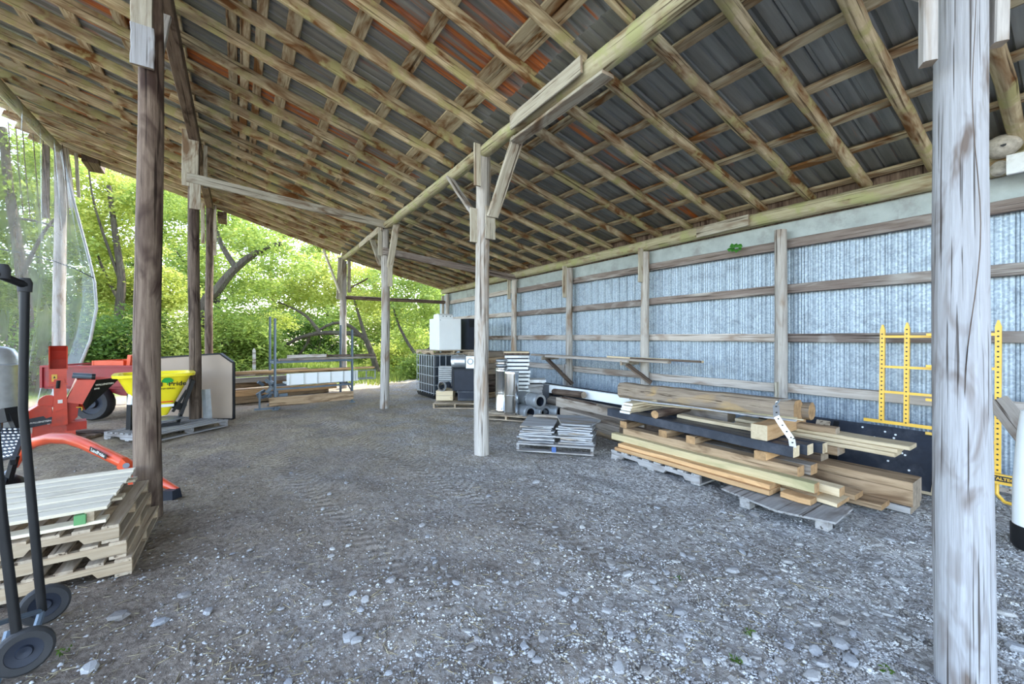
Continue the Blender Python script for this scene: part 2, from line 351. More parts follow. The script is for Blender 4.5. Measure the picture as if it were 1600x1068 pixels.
# ------------------------------------------------------------------ lumber helpers
def lum_mesh(name, L, w, h, mats, seg=5, ch=.006, wob=.004, log=False, n=10, taper=1.0):
    """a board or pole along local +X, from x=0 to L; y is its width and z its height"""
    vs = []; fs = []; mi = []
    if log: ring = [(math.cos(2*PI*j/n)*w/2, math.sin(2*PI*j/n)*h/2) for j in range(n)]
    else:
        a, b = w/2, h/2; c = min(ch, a*.6, b*.6)
        ring = [(a, -b+c), (a, b-c), (a-c, b), (-a+c, b), (-a, b-c), (-a, -b+c), (-a+c, -b), (a-c, -b)]; n = 8
    for i in range(seg+1):
        x = L*i/seg; oy, oz = random.uniform(-wob, wob), random.uniform(-wob, wob); k = 1+(taper-1)*i/seg
        for (y, z) in ring:
            q = 1+(random.uniform(-.05, .05) if log else 0)
            vs.append((x, y*k*q+oy, z*k*q+oz))
    for i in range(seg):
        for j in range(n): fs.append((i*n+j, i*n+(j+1) % n, (i+1)*n+(j+1) % n, (i+1)*n+j)); mi.append(0)
    fs += [tuple(reversed(range(n))), tuple(range(seg*n, seg*n+n))]; mi += [1, 1]
    me = bpy.data.meshes.new(name); me.from_pydata(vs, [], fs); me.materials.append(mats[0]); me.materials.append(mats[1])
    me.polygons.foreach_set('material_index', mi)
    if log:
        me.polygons.foreach_set('use_smooth', [True]*len(fs)); me.set_sharp_from_angle(angle=math.radians(50))
    me.update(); return me
def frame(p0, p1, roll=0, up=(0, 0, 1)):
    p0, p1 = Vector(p0), Vector(p1); x = (p1-p0).normalized(); y = Vector(up).cross(x)
    if y.length < 1e-4: y = Vector((0, 1, 0))
    y.normalize(); z = x.cross(y)
    return Matrix(((x.x, y.x, z.x, p0.x), (x.y, y.y, z.y, p0.y), (x.z, y.z, z.z, p0.z), (0, 0, 0, 1))) @ Matrix.Rotation(roll, 4, 'X')
def member(name, p0, p1, w, h, mat='board', parent=None, log=False, roll=0, up=(0, 0, 1), end='endgrey', taper=1.0, me=None, ch=.006, seg=5, wob=.004):
    L = (Vector(p1)-Vector(p0)).length
    if mat+'_x' in M: mat += '_x'
    if end+'_x' in M: end += '_x'
    if me is None: me = lum_mesh(name, L, w, h, (M[mat], M[end]), log=log, taper=taper, ch=ch, seg=seg, wob=wob)
    o = link_mesh(name, me, parent); m = frame(p0, p1, roll, up)
    if parent: m = (Matrix.Translation(parent.location) @ parent.rotation_euler.to_matrix().to_4x4()).inverted() @ m
    o.matrix_local = m; return o
def pole_mesh(name, r0, r1, H, mat, n=14, seg=16, bow=.012, lump=.05):
    m = MB(); vs = []; fs = []; px = random.uniform(0, 6)
    for i in range(seg+1):
        z = H*i/seg; r = r0+(r1-r0)*i/seg
        cx, cy = bow*math.sin(z*1.1+px), bow*math.cos(z*.9+px)
        for j in range(n):
            a = 2*PI*j/n; q = r*(1+lump*math.sin(3*a+z*1.3+px)*.5+random.uniform(-lump, lump)*.4)
            vs.append((cx+q*math.cos(a), cy+q*math.sin(a), z))
    for i in range(seg):
        for j in range(n): fs.append((i*n+j, i*n+(j+1) % n, (i+1)*n+(j+1) % n, (i+1)*n+j))
    fs += [tuple(reversed(range(n))), tuple(range(seg*n, seg*n+n))]
    m.add(vs, fs); return m

# ================================================================== THE SETTING
XA, XB, XF, XW = -.68, 2.82, -3.55, 6.62
RY = [.38, 4.91, 9.44, 13.97]
YN, YE = -4.6, 14.3                      # building ends along the wall
def zl(x): return 4.40+.283*(XB-x)       # underside of the upper rafters
def zr(x): return 4.31-.223*(x-XB)       # underside of the lower rafters
# ---- floor
xs = np.unique(np.concatenate([np.linspace(-60, -6, 20), np.linspace(-6, -2, 24), np.linspace(-2, 6.6, 150), np.linspace(6.6, 12, 14), np.linspace(12, 60, 18)]))
ys = np.unique(np.concatenate([np.linspace(-40, -4, 12), np.linspace(-4, .6, 16), np.linspace(.6, 6, 110), np.linspace(6, 16, 80), np.linspace(16, 90, 50)]))
gx, gy = np.meshgrid(xs, ys); 
CLODS = [(q*math.cos(t_), q*math.sin(t_), random.uniform(0, 6), .034/q) for q, t_ in [(random.uniform(5, 26), random.uniform(0, 6.3)) for _ in range(14)]]
def gheight(x, y):
    z = .018*np.sin(x*1.7+.6*np.sin(y*1.1))*np.cos(y*1.35+.4)+.010*np.sin(x*5.1+y*2.3)*np.sin(y*4.7-x*1.1)
    z = z+.006*np.sin(x*13+3*np.sin(y*3))*np.sin(y*11+2*np.sin(x*4))
    for fx, fy, ph, am in CLODS: z = z+am*np.sin(x*fx+y*fy+ph+1.3*np.sin(.37*fy*x-.31*fx*y))
    out = np.clip((y-15.0)/6, 0, 1); z = z+out*(.25*np.sin(x*.5+1)+.2*np.sin(y*.33))*.8
    return z-.012
gz = gheight(gx, gy)+rng.normal(0, .0035, gx.shape)
nx, ny = len(xs), len(ys); idx = np.arange(nx*ny).reshape(ny, nx)
fm = MB(); fm.v = [tuple(p) for p in np.stack([gx.ravel(), gy.ravel(), gz.ravel()], 1).tolist()]
q = np.stack([idx[:-1, :-1], idx[:-1, 1:], idx[1:, 1:], idx[1:, :-1]], -1).reshape(-1, 4)
fm.f = [tuple(r) for r in q.tolist()]; fm.m = [0]*len(fm.f)
floor = fm.build('floor', M['ground'], smooth=True); tag(floor, 'dirt and gravel barn floor running out to grass', None, None, 'structure')
# ---- stones (parts of the floor)
def stone_mesh(seed):
    r = random.Random(seed); m = MB(); n = 8; prof = [(.0, -.5), (.62, -.42), (1.0, .0), (.68, .42), (.0, .52)]
    vs = []; fs = []; sx, sy, sz = 1, r.uniform(.6, .95), r.uniform(.42, .7); ph = r.uniform(0, 6)
    for i, (rr, z) in enumerate(prof):
        for j in range(n):
            a = 2*PI*j/n+ph; k = rr*r.uniform(.74, 1.2); vs.append((sx*k*math.cos(a), sy*k*math.sin(a), sz*z*r.uniform(.85, 1.1) if 0 < i < 4 else sz*z))
    for i in range(4):
        for j in range(n): fs.append((i*n+j, i*n+(j+1) % n, (i+1)*n+(j+1) % n, (i+1)*n+j))
    me = bpy.data.meshes.new('stone'); me.from_pydata(vs, [], fs); me.materials.append(M['stone']); me.update(); return me
SM = [stone_mesh(k) for k in range(9)]
placed = [(1315, 968, .055), (1145, 895, .05), (325, 955, .042), (546, 985, .04), (948, 955, .035), (1312, 1002, .05), (1002, 886, .03), (905, 858, .032), (612, 905, .035), (545, 850, .03),
          (1220, 925, .04), (1270, 1055, .045), (1080, 870, .032), (1230, 880, .04), (1390, 845, .04), (1130, 800, .035), (140, 1045, .05), (185, 960, .05), (250, 965, .04), (290, 925, .04), (1330, 1030, .05),
          (1180, 800, .045), (1120, 775, .035), (660, 560+260, .03), (800, 760, .03), (860, 790, .03), (790, 905, .03), (880, 925, .06), (1010, 1050, .04), (1400, 905, .05), (1570, 960, .05), (1590, 1010, .06)]
def avoid(x, y): return (x > 3.9 and y < 8 and x < 6.5 and y > .9) or x > 6.3
sn = 0
for (u, v, r) in placed:
    p = gnd(u, v); o = link_mesh('stone', random.choice(SM), floor); o.location = (p.x, p.y, gheight(p.x, p.y)+r*.22); o.rotation_euler = (random.uniform(-.2, .2), random.uniform(-.2, .2), random.uniform(0, 6)); o.scale = (r, r, r); sn += 1
while sn < 290:
    u = random.triangular(330, 1590, 1150); v = random.uniform(735, 1066); p = gnd(u, v)
    if avoid(p.x, p.y): continue
    r = random.uniform(.014, .03)*(1 if random.random() < .85 else 1.5)
    o = link_mesh('stone', random.choice(SM), floor); o.location = (p.x, p.y, gheight(p.x, p.y)+r*.2); o.rotation_euler = (random.uniform(-.3, .3), random.uniform(-.3, .3), random.uniform(0, 6)); o.scale = (r, r, r*random.uniform(.8, 1.1)); sn += 1
# ---- loose gravel and litter, uncountable
def scatter(name, n, fn, mat, parent, shape='stone'):
    P = np.array([fn() for _ in range(n)]); x, y, r = P[:, 0], P[:, 1], P[:, 2]; z = gheight(x, y)
    base = np.array([(1, 0, 0), (0, .8, 0), (-1, 0, .05), (0, -.8, 0), (.15, .1, .62), (0, 0, -.4)])
    tri = np.array([(0, 1, 4), (1, 2, 4), (2, 3, 4), (3, 0, 4), (1, 0, 5), (2, 1, 5), (3, 2, 5), (0, 3, 5)])
    if shape == 'stick':
        base = np.array([(-1, -.05, 0), (1, -.05, .04), (1, .05, .04), (-1, .05, 0), (-1, 0, .09), (1, 0, .11)]); tri = np.array([(0, 1, 5), (0, 5, 4), (1, 2, 5), (2, 3, 4), (2, 4, 5), (3, 0, 4), (0, 3, 2), (0, 2, 1)])
    a = rng.uniform(0, 2*PI, n); ca, sa = np.cos(a), np.sin(a)
    B = base[None]*(1+rng.uniform(-.25, .25, (n, len(base), 3)))
    vx = x[:, None]+r[:, None]*(B[..., 0]*ca[:, None]-B[..., 1]*sa[:, None]); vy = y[:, None]+r[:, None]*(B[..., 0]*sa[:, None]+B[..., 1]*ca[:, None]); vz = z[:, None]+r[:, None]*B[..., 2]
    V = np.stack([vx, vy, vz], -1).reshape(-1, 3); T = (tri[None]+(np.arange(n)*len(base))[:, None, None]).reshape(-1, 3)
    return npmesh(name, V, T, mat, parent)
def npmesh(name, V, F, mat, parent=None, smooth=False):
    me = bpy.data.meshes.new(name); k = F.shape[1]
    me.vertices.add(len(V)); me.vertices.foreach_set('co', V.astype(np.float32).ravel())
    me.loops.add(F.size); me.loops.foreach_set('vertex_index', F.astype(np.int32).ravel())
    me.polygons.add(len(F)); me.polygons.foreach_set('loop_start', np.arange(0, F.size, k, dtype=np.int32)); me.polygons.foreach_set('loop_total', np.full(len(F), k, dtype=np.int32))
    me.materials.append(mat); me.update(calc_edges=True); me.validate()
    return link_mesh(name, me, parent)
def gfn():
    while True:
        u = random.uniform(0, 1640); v = 600+520*random.random()**.75
        if random.random() > .04+1.0*(u/1600)**1.5: continue
        p = gnd(u, v)
        if p.x > 6.4 or p.y > 13: continue
        return (p.x, p.y, random.uniform(.004, .011)*(1 if random.random() < .9 else 1.7))
tag(scatter('gravel', 42000, gfn, M['gravel'], floor), kind='stuff')
def sfn():
    while True:
        u = random.uniform(40, 1300); v = 615+450*random.random()**1.2; p = gnd(u, v)
        if p.x > 3.9: continue
        return (p.x, p.y, random.uniform(.012, .04))
tag(scatter('straw_litter', 2600, sfn, M['straw'], floor, 'stick'), kind='stuff')

# ---- ceiling: metal sheets on purlins on rafters
RT = .15                                   # rafter depth
roofm = MB()
def sheet(x0, z0, x1, z1, y0, w, mat, name='roof_sheet', parent=None):
    prof = []; ny_ = 5
    for k in range(ny_):
        b = w*k/ny_; prof += [(b, 0), (b+.012, .022), (b+.04, .022), (b+.052, 0)]
    prof.append((w+.03, .001)); m = MB(); n = len(prof); vs = []
    L = math.hypot(x1-x0, z1-z0)
    for x in (0, L): vs += [(x, y, z) for y, z in prof]
    fs = [(i, i+1, n+i+1, n+i) for i in range(n-1)]; m.add(vs, fs)
    o = m.build(name, mat, parent); o.location = (x0, y0, z0); o.rotation_euler = (0, -math.atan2(z1-z0, x1-x0), 0); return o
cm = MB()
cm.box((XB, (YN+YE)/2, zl(XB)+RT+.15), (.30, YE-YN, .02))       # flashing strip along the bend in the roof
ceiling = cm.build('ceiling', M['roof']); tag(ceiling, 'sheet metal roof on purlins and pole rafters', None, None, 'structure')
SW = .76; k = 0; y = YN
while y < YE-.1:
    for (xa, xb, f) in ((-4.15, XB+.12, zl), (XB-.1, 6.95, zr)):
        up = f is zl
        if up: mt = random.choice(['roofrust', 'roofrust', 'roofrust2', 'roof'] if 1 < y < 9.5 else ['roofrust2', 'roof', 'roofrust'])
        else: mt = random.choice(['roof', 'roof', 'roof', 'roofrust2']) if y > 3 else 'roof'
        dz = RT+.035 if up else .145+.035
        sheet(xa, f(xa)+dz+.004*(k % 2), xb, f(xb)+dz+.004*(k % 2), y, min(SW, YE-y), M[mt], parent=ceiling)
    y += SW; k += 1
rl = [lum_mesh('rafter', 3.98, .045, RT, (M['rafter'], M['endgrey']), seg=8, wob=.006) for _ in range(4)]
rf = [lum_mesh('rafter', 3.80, .045, RT, (M['rafter'], M['endgrey']), seg=8, wob=.006) for _ in range(4)]
rp = [lum_mesh('rafter', 3.90, .125, .125, (M['rafter'], M['endgrey']), seg=9, log=True, n=9, wob=.008) for _ in range(5)]
YR = []
k = 0; y0r = 1.10-.607*9
while y0r+.607*k < YE+.05: YR.append(y0r+.607*k); k += 1
for y in YR:
    a, b = -.98, XB+.10; s = math.sqrt(1+.283**2); yy = y+.07+random.uniform(-.015, .015)
    member('rafter', (b-3.98/s, yy, zl(b-3.98/s)+RT/2), (b, yy, zl(b)+RT/2), 0, 0, parent=ceiling, me=random.choice(rl))
    c = XA+.12; yy += .05
    member('rafter', (c-3.80/s, yy, zl(c-3.80/s)+RT/2), (c, yy, zl(c)+RT/2), 0, 0, parent=ceiling, me=random.choice(rf))
    s2 = math.sqrt(1+.223**2); a = XB+.10
    member('rafter', (a, y, zr(a)+.073), (a+3.90/s2, y, zr(a+3.90/s2)+.073), 0, 0, parent=ceiling, me=random.choice(rp), roll=random.uniform(0, 6))
# end boards of the gable
member('gable_board', (-4.1, YE-.02, zl(-4.1)+.06), (XB, YE-.02, zl(XB)+.06), .035, .22, 'rafter', ceiling)
member('gable_board', (XB, YE-.02, zr(XB)+.06), (6.85, YE-.02, zr(6.85)+.06), .035, .22, 'rafter', ceiling)
PX = [2.41, 2.52, 1.71, 1.12, .53, .2, .06, -.08, -.65, -1.25, -1.85, -2.45, -3.05, -3.65, -4.08]
pm = [lum_mesh('purlin', 4.72, .11, .036, (M['purlin'], M['endgrey']), seg=6, wob=.005) for _ in range(5)]
pmw = [lum_mesh('purlin', 4.72, .15, .036, (M['purlin'], M['endgrey']), seg=6, wob=.005) for _ in range(3)]
def purl(x, f, dz, pool):
    for j in range(4):
        ya = YN+.02+4.72*j; 
        if ya > YE-1: break
        xx = x+random.uniform(-.02, .02)
        o = member('purlin', (xx, ya, f(xx)+dz), (xx, ya+4.72, f(xx)+dz), 0, 0, parent=ceiling, me=random.choice(pool), roll=math.atan(.283 if f is zl else .223))
for x in PX: purl(x, zl, RT+.014, pm if -.3 < x < .3 else pmw)
for x in (3.0, 3.42, 4.02, 4.64, 5.27, 5.88, 6.5): purl(x, zr, .142, pm)

# ---- beams carrying the rafters
def logbeam(name, label, p0, p1, d0, d1, mat='beamlog'):
    t = thing(name, label, 'beam', p0); member('log', p0, p1, d0, d0, mat, t, log=True, taper=d1/d0, seg=18, wob=.012); return t
bt = thing('ridge_beam', 'long round log beam on the middle row of posts carrying the roof', 'beam', (XB, YN, 4.2))
member('log', (XB, 4.0, 4.20), (XB, YN, 4.20), .19, .22, 'beamlog', bt, log=True, seg=14, wob=.01)
member('log', (XB, 3.85, 4.19), (XB, 10.0, 4.20), .19, .16, 'beamlog', bt, log=True, seg=14, wob=.012)
member('log', (XB, 9.5, 4.19), (XB, 14.2, 4.2), .16, .15, 'beamlog', bt, log=True, seg=10, wob=.01)
member('splice_board', (2.69, 4.0, 4.17), (2.69, 2.8, 4.20), .03, .17, 'board', bt)
member('splice_board', (2.86, 4.15, 4.06), (2.86, 2.62, 4.07), .16, .035, 'board', bt)
member('splice_board', (2.70, 11.3, 4.10), (2.70, 9.3, 4.14), .04, .14, 'board', bt)
it = thing('inner_beam', 'dark plank beam along the row of posts by the open front', 'beam', (XA, YN, 5.3))
member('plank', (XA, YN, zl(XA)-.10), (XA, 14.1, zl(XA)-.10), .15, .19, 'postdark', it, seg=14)
ft = thing('eave_beam', 'round header log under the high front eave', 'beam', (XF, YN, 6.1))
member('log', (XF, YN, zl(XF)-.11), (XF, 14.1, zl(XF)-.11), .2, .2, 'beamlog', ft, log=True, seg=18, wob=.01)
wt = thing('wall_plate', 'squared log plate along the top of the back wall', 'beam', (6.45, YN, 3.3))
member('log', (6.45, 5.2, 3.375), (6.45, YN, 3.375), .18, .21, 'beamlog', wt, log=True, seg=16, wob=.008)
member('log', (6.45, 4.9, 3.375), (6.45, 14.2, 3.375), .17, .19, 'beamlog', wt, log=True, seg=16, wob=.008)
member('splice_board', (6.34, 3.85, 3.36), (6.34, 3.02, 3.38), .035, .17, 'board', wt)
gt = thing('tie_log', 'dark slim log spanning the far gable between the corner post and middle post', 'beam', (2.9, 13.97, 2.93))
member('log', (2.86, 13.97, 2.94), (6.4, 13.97, 2.95), .15, .13, 'postdark', gt, log=True, seg=8)
t = tag(member('tie_board', (XA-.1, 9.3, 4.50), (2.95, 9.3, 4.20), .045, .17, 'board'), 'brown cross tie board sloping from the slim front post to the bracketed middle post', 'board')
t = tag(member('tie_board', (2.72, 9.3, 3.60), (6.5, 9.3, 3.29), .045, .16, 'girt'), 'dark cross tie board between the middle post and the back wall', 'board')

# ---- posts
def post(label, x, y, r0, r1, H, mat, name='post'):
    t = thing(name, label, 'post', (x, y, -.03)); pole_mesh('pole', r0, r1, H+.03, mat).build('pole', M[mat], t, smooth=True); return t
def vboard(t, name, x, y, z0, z1, w, d, mat='board', tilt=0):
    return member(name, (x, y, z0), (x+tilt, y, z1), w, d, mat, t, up=(0, 1, 0))
p0 = post('thick silver grey post nearest on the right', XB, .38, .102, .084, 4.10, 'postnear')
q1 = at(1451, 100, 1.86); q2 = at(1560, 70, 1.88)
member('side_board', (q1.x, q1.y, q1.z), (q1.x, q1.y, 4.3), .05, .06, 'post', p0, up=(1, .6, 0)); member('side_board', (q2.x, q2.y, q2.z), (q2.x, q2.y, 4.3), .05, .06, 'post', p0, up=(1, .6, 0))
member('brace', (XB, .52, 3.33), (XB, 1.2, 4.1), .05, .12, 'post', p0, up=(1, 0, 0))
MB().tube([(-.099+.0045*z_, -.02+.016*math.sin(z_*2.1)+.012*math.sin(z_*5.3)-.008*z_, z_) for z_ in [.05+.11*i for i in range(33)]], [.0007+.0013*math.sin(PI*i/32) for i in range(33)], 5).build('drying_crack', M['postdark'], p0)
p1 = post('bracketed silver post in the centre with a wide brace', XB, 4.91, .105, .092, 4.12, 'post')
vboard(p1, 'side_board', 2.68, 4.80, 3.67, 4.24, .10, .03); vboard(p1, 'side_board', 2.95, 4.97, 3.45, 4.2, .08, .03)
vboard(p1, 'side_board', 2.69, 4.92, 2.93, 3.4, .11, .03); vboard(p1, 'side_board', 2.88, 4.79, 2.97, 3.42, .155, .03)
member('brace', (2.90, 4.76, 3.28), (2.90, 4.08, 4.22), .045, .17, 'board', p1, up=(1, 0, 0)); member('brace', (2.76, 5.02, 3.34), (2.76, 5.85, 4.15), .04, .11, 'post', p1, up=(1, 0, 0))
p2 = post('slim bracketed post beyond the centre post, twin braces at its top', XB, 9.44, .105, .09, 4.12, 'post')
member('brace', (2.9, 9.36, 3.25), (2.9, 8.85, 4.15), .045, .14, 'board', p2, up=(1, 0, 0)); member('brace', (2.74, 9.5, 3.3), (2.74, 10.3, 4.12), .04, .12, 'board', p2, up=(1, 0, 0))
vboard(p2, 'side_board', 2.68, 9.36, 3.5, 4.2, .09, .03); vboard(p2, 'side_board', 2.9, 9.32, 2.8, 3.3, .11, .03)
p3 = post('corner post of the far gable behind the steel rack', XB, 13.97, .11, .1, 4.12, 'post')
member('brace', (2.68, 13.8, 3.05), (2.2, 13.85, 4.4), .05, .16, 'board', p3, up=(0, 1, 0)); vboard(p3, 'side_board', 2.66, 13.85, 2.85, 4.2, .16, .04, 'board', .05); vboard(p3, 'side_board', 2.98, 13.9, 3.1, 4.2, .1, .04)
member('brace', (2.95, 13.97, 3.2), (3.6, 13.97, 3.62), .05, .05, 'postdark', p3)
a1 = post('dark reddish brown round post beside the pallet stack', XA, 4.91, .102, .088, 5.2, 'postdark')
vboard(a1, 'side_board', -.715, 4.80, 4.3, 5.35, .15, .03, 'board'); vboard(a1, 'plate_board', -.705, 4.78, 4.0, 4.36, .16, .03, 'postnear')
member('brace', (-.68, 5.08, 4.2), (-.68, 5.75, 5.1), .05, .13, 'post', a1, up=(1, 0, 0))
a2 = post('slim dark post beside the yellow spreader with a wide board at the top', XA, 9.44, .094, .085, 5.2, 'postdark')
vboard(a2, 'side_board', -.73, 9.32, 4.35, 5.36, .24, .04, 'board'); vboard(a2, 'side_board', -.66, 9.31, 3.95, 4.42, .16, .03, 'board'); vboard(a2, 'side_board', -.52, 9.46, 4.4, 5.2, .06, .04, 'board')
a3 = post('slim post at the far gable left of the steel rack', XA, 13.97, .095, .088, 5.2, 'postdark')
vboard(a3, 'side_board', -.55, 13.9, 3.9, 5.3, .07, .05, 'board'); vboard(a3, 'side_board', -.82, 13.9, 4.2, 5.3, .09, .05, 'board')
f3 = post('front corner post of the far gable with split boards, behind the netting', XF+.02, 13.97, .12, .10, 6.05, 'post')
vboard(f3, 'split_board', -3.30, 13.85, 4.7, 6.1, .13, .04, 'board', -.12); vboard(f3, 'split_board', -3.2, 13.92, 5.0, 6.05, .06, .05, 'board', -.05); vboard(f3, 'side_board', -3.72, 13.85, 4.4, 6.1, .12, .05, 'postdark')
WY = [.38, 2.62, 4.93, 7.05, 9.34, 11.63, 13.75]
wl = ['back wall post half hidden by the nearest right post', 'tall bare wall post behind the lumber pile, second from the near end', 'wall post with a long board at its top beside the shelf bracket', 'wall post between the two shelf braces',
      'wall post behind the stack of white slabs', 'wall post hidden behind the centre post', 'end wall post above the white washing machine at the far gable']
for k, y in enumerate(WY):
    if k in (0, 5): continue
    t = post(wl[k], 6.40, y, .085, .075, 3.24 if k != 1 else 3.14, 'post', 'wall_post')
    if k == 2: vboard(t, 'side_board', 6.29, y+.02, 2.66, 3.3, .13, .03)
    if k == 3: vboard(t, 'side_board', 6.29, y+.05, 2.55, 3.28, .13, .03); vboard(t, 'side_board', 6.29, y+.02, .5, 1.0, .15, .03, 'postnear')
    if k == 4: vboard(t, 'side_board', 6.29, y+.1, 2.7, 3.26, .1, .03)
    if k == 1: vboard(t, 'side_board', 6.29, y+.0, .72, .98, .09, .025)
    if k == 6: vboard(t, 'side_board', 6.36, y+.28, 1.2, 3.2, .11, .05)

# ---- back wall
wm = MB(); wm.box((6.64, (YN+YE)/2, .06), (.05, YE-YN, .2))
wall = wm.build('wall_right', M['girt2']); tag(wall, 'corrugated galvanised metal back wall on horizontal wooden girts', None, None, 'structure')
y = YN; k = 0; WSW = .81; wsm = {}
def wall_sheet_mesh():
    prof = []; 
    for q_ in range(4):
        b = WSW*q_/4; prof += [(0, b), (.016, b+.01), (.016, b+.03), (0, b+.04), (.0, b+.055), (.008, b+.062), (.0, b+.07)]
        for r_ in range(3): prof += [(0, b+.085+.035*r_), (.005, b+.1+.035*r_)]
    prof.append((.0, WSW+.02)); n = len(prof); vs = []
    for z in (0, 3.05): vs += [(-x, yy, z) for x, yy in prof]
    m = MB(); m.add(vs, [(i, n+i, n+i+1, i+1) for i in range(n-1)]); return m
proto = wall_sheet_mesh().build('wall_sheet', M['wall'], wall); proto.location = (6.6, y, .04)
while y+WSW < YE-.05:
    y += WSW; k += 1; o = link_mesh('wall_sheet', proto.data, wall); o.location = (6.6+.003*(k % 2), y, .04+random.uniform(-.02, .02))
for (za, h, mats) in ((2.95, .13, ('girt', 'girt', 'girt', 'girt', 'girt2')), (2.30, .125, ('girt2', 'girt', 'girt', 'girt', 'girt2')), (1.62, .12, ('girt', 'girt', 'girt2', 'girt2', 'girt2')), (.88, .13, ('girt2', 'girt2', 'girt2', 'girt2', 'girt2'))):
    ye = [YN, .4, 4.93, 9.34, YE-.3]; ye = [YN, -.2, 2.62, 4.93, 9.34, YE-.3]
    for j in range(5):
        member('girt', (6.52, ye[j], za+random.uniform(-.015, .015)), (6.52, ye[j+1]-.01, za+random.uniform(-.015, .015)), .05, h, mats[j], wall, seg=6)
for j, (ya, yb) in enumerate(((YN, 1.4), (1.4, 6.4), (6.4, 10.8), (10.8, YE))):
    member('fascia_strip', (6.545, ya, 3.14), (6.545, yb, 3.14), .02, .26, 'fascia', wall, seg=2)

# ================================================================== THINGS
RZ = -math.radians(YAW)
def text(s, size, mat, parent, loc, rot, name='lettering', bold=0.0):
    c = bpy.data.curves.new(name, 'FONT'); c.body = s; c.size = size; c.align_x = 'CENTER'; c.align_y = 'CENTER'; c.extrude = .0015; c.offset = bold; c.resolution_u = 2
    o = bpy.data.objects.new(name, c); COL.objects.link(o); me = bpy.data.meshes.new_from_object(o)
    bpy.data.objects.remove(o); me.materials.clear(); me.materials.append(mat)
    q = link_mesh(name, me, parent); q.location = loc; q.rotation_euler = rot; return q
def facing(name, label, cat, u, zc, group=None, turn=0, ray=False):
    p = at(u, 528, zc); return thing(name, label, cat, (p.x, p.y, 0), RZ+turn-(math.atan((u-800)/630) if ray else 0), group)
class Loc:
    """local metres of a photographed point on a thing standing zc ahead, measured from its own base"""
    def __init__(s, u0, zc, ray=False): s.u0, s.zc, s.a = u0, zc, (math.atan((u0-800)/630) if ray else 0.0); s.t0 = (u0-800)/630
    def x(s, u):
        t = (u-800)/630; return s.zc*(t-s.t0)/(math.cos(s.a)+t*math.sin(s.a))
    def z(s, v, u=None): return 1.6-(v-528.3)*(s.zc-(s.x(u)*math.sin(s.a) if u is not None else 0))/630
    def p(s, u, v, y=0): return Vector((s.x(u), y, s.z(v, u)))

# ------------------------------------------------------------------ pallets
def pallet(label, loc, rz, L=1.2, D=1.0, H=.125, n=7, slat=.095, mat='pallet', group=None, name='wooden_pallet', bottom=3, endmat=None):
    t = thing(name, label, 'pallet', loc, rz, group); sh = H-.04
    sm = lum_mesh('slat', L, slat, .02, (M[mat+'_x' if mat+'_x' in M else mat], M[endmat or mat]), seg=2, wob=.003, ch=.002)
    for i in range(n):
        o = link_mesh('slat', sm, t); o.location = (-L/2+random.uniform(-.008, .008), -D/2+slat/2+(D-slat)*i/(n-1), H-.01); o.rotation_euler = (0, 0, random.uniform(-.008, .008))
    poly = [(-D/2, 0), (-D*.36, 0), (-D*.34, .035), (-D*.16, .035), (-D*.14, 0), (D*.14, 0), (D*.16, .035), (D*.34, .035), (D*.36, 0), (D/2, 0), (D/2, sh), (-D/2, sh)]
    for x in (-L/2+.02, 0, L/2-.02):
        MB().prism(poly, .038, axis='x', off=-.019).build('stringer', M[mat+'_y' if mat+'_y' in M else mat], t, loc=(x, 0, .02))
    for i in range(bottom):
        o = link_mesh('bottom_slat', sm, t); o.location = (-L/2, -D/2+slat/2+(D-slat)*i/(bottom-1), .01)
    return t
px_, py_ = -1.22, 4.24
for k, (dx, dy, lab) in enumerate(((.02, 0, 'lowest pallet of the stack beside the dark post'), (-.02, .02, 'second pallet from the bottom of the stack beside the dark post'), (-.05, .03, 'third pallet up in the stack beside the dark post, with notched side boards'))):
    pallet('wooden pallet, '+lab, (px_+dx, py_+dy, .115*k), PI/2+random.uniform(-.01, .01), 1.02, 1.2, .115, 9, .085, 'pallet', None)
tp = thing('wooden_pallet', 'topmost pale pallet of close set slats on the stack beside the dark post', 'pallet', (-1.34, 4.28, .345))
sm = [lum_mesh('slat', 1.22, .102, .022, (M['slat'], M['slat']), seg=3, wob=.002, ch=.003) for _ in range(3)]
for i in range(7):
    o = link_mesh('slat', sm[i % 3], tp); o.location = (-.62+.0*i+random.uniform(-.01, .01), -.45+.148*i, .115)
for i, x in enumerate((-.58, -.02, .52)):
    MB().box((0, 0, 0), (.045, 1.0, .062)).build('stringer', M['pallet_y'], tp, loc=(x, 0, .074))
MB().box((0, 0, 0), (.055, .05, .06)).build('green_block', M['grn'], tp, loc=(.48, -.50, .07))['label'] = 'green painted block'
for y in (-.46, 0, .46):
    o = link_mesh('bottom_slat', sm[0], tp); o.location = (-.62, y, .03)
pallet('flat grey pallet under the yellow spreader', (-.97, 8.96, .0), math.radians(41), 1.26, 1.0, .12, 9, .08, 'palletgrey', None)

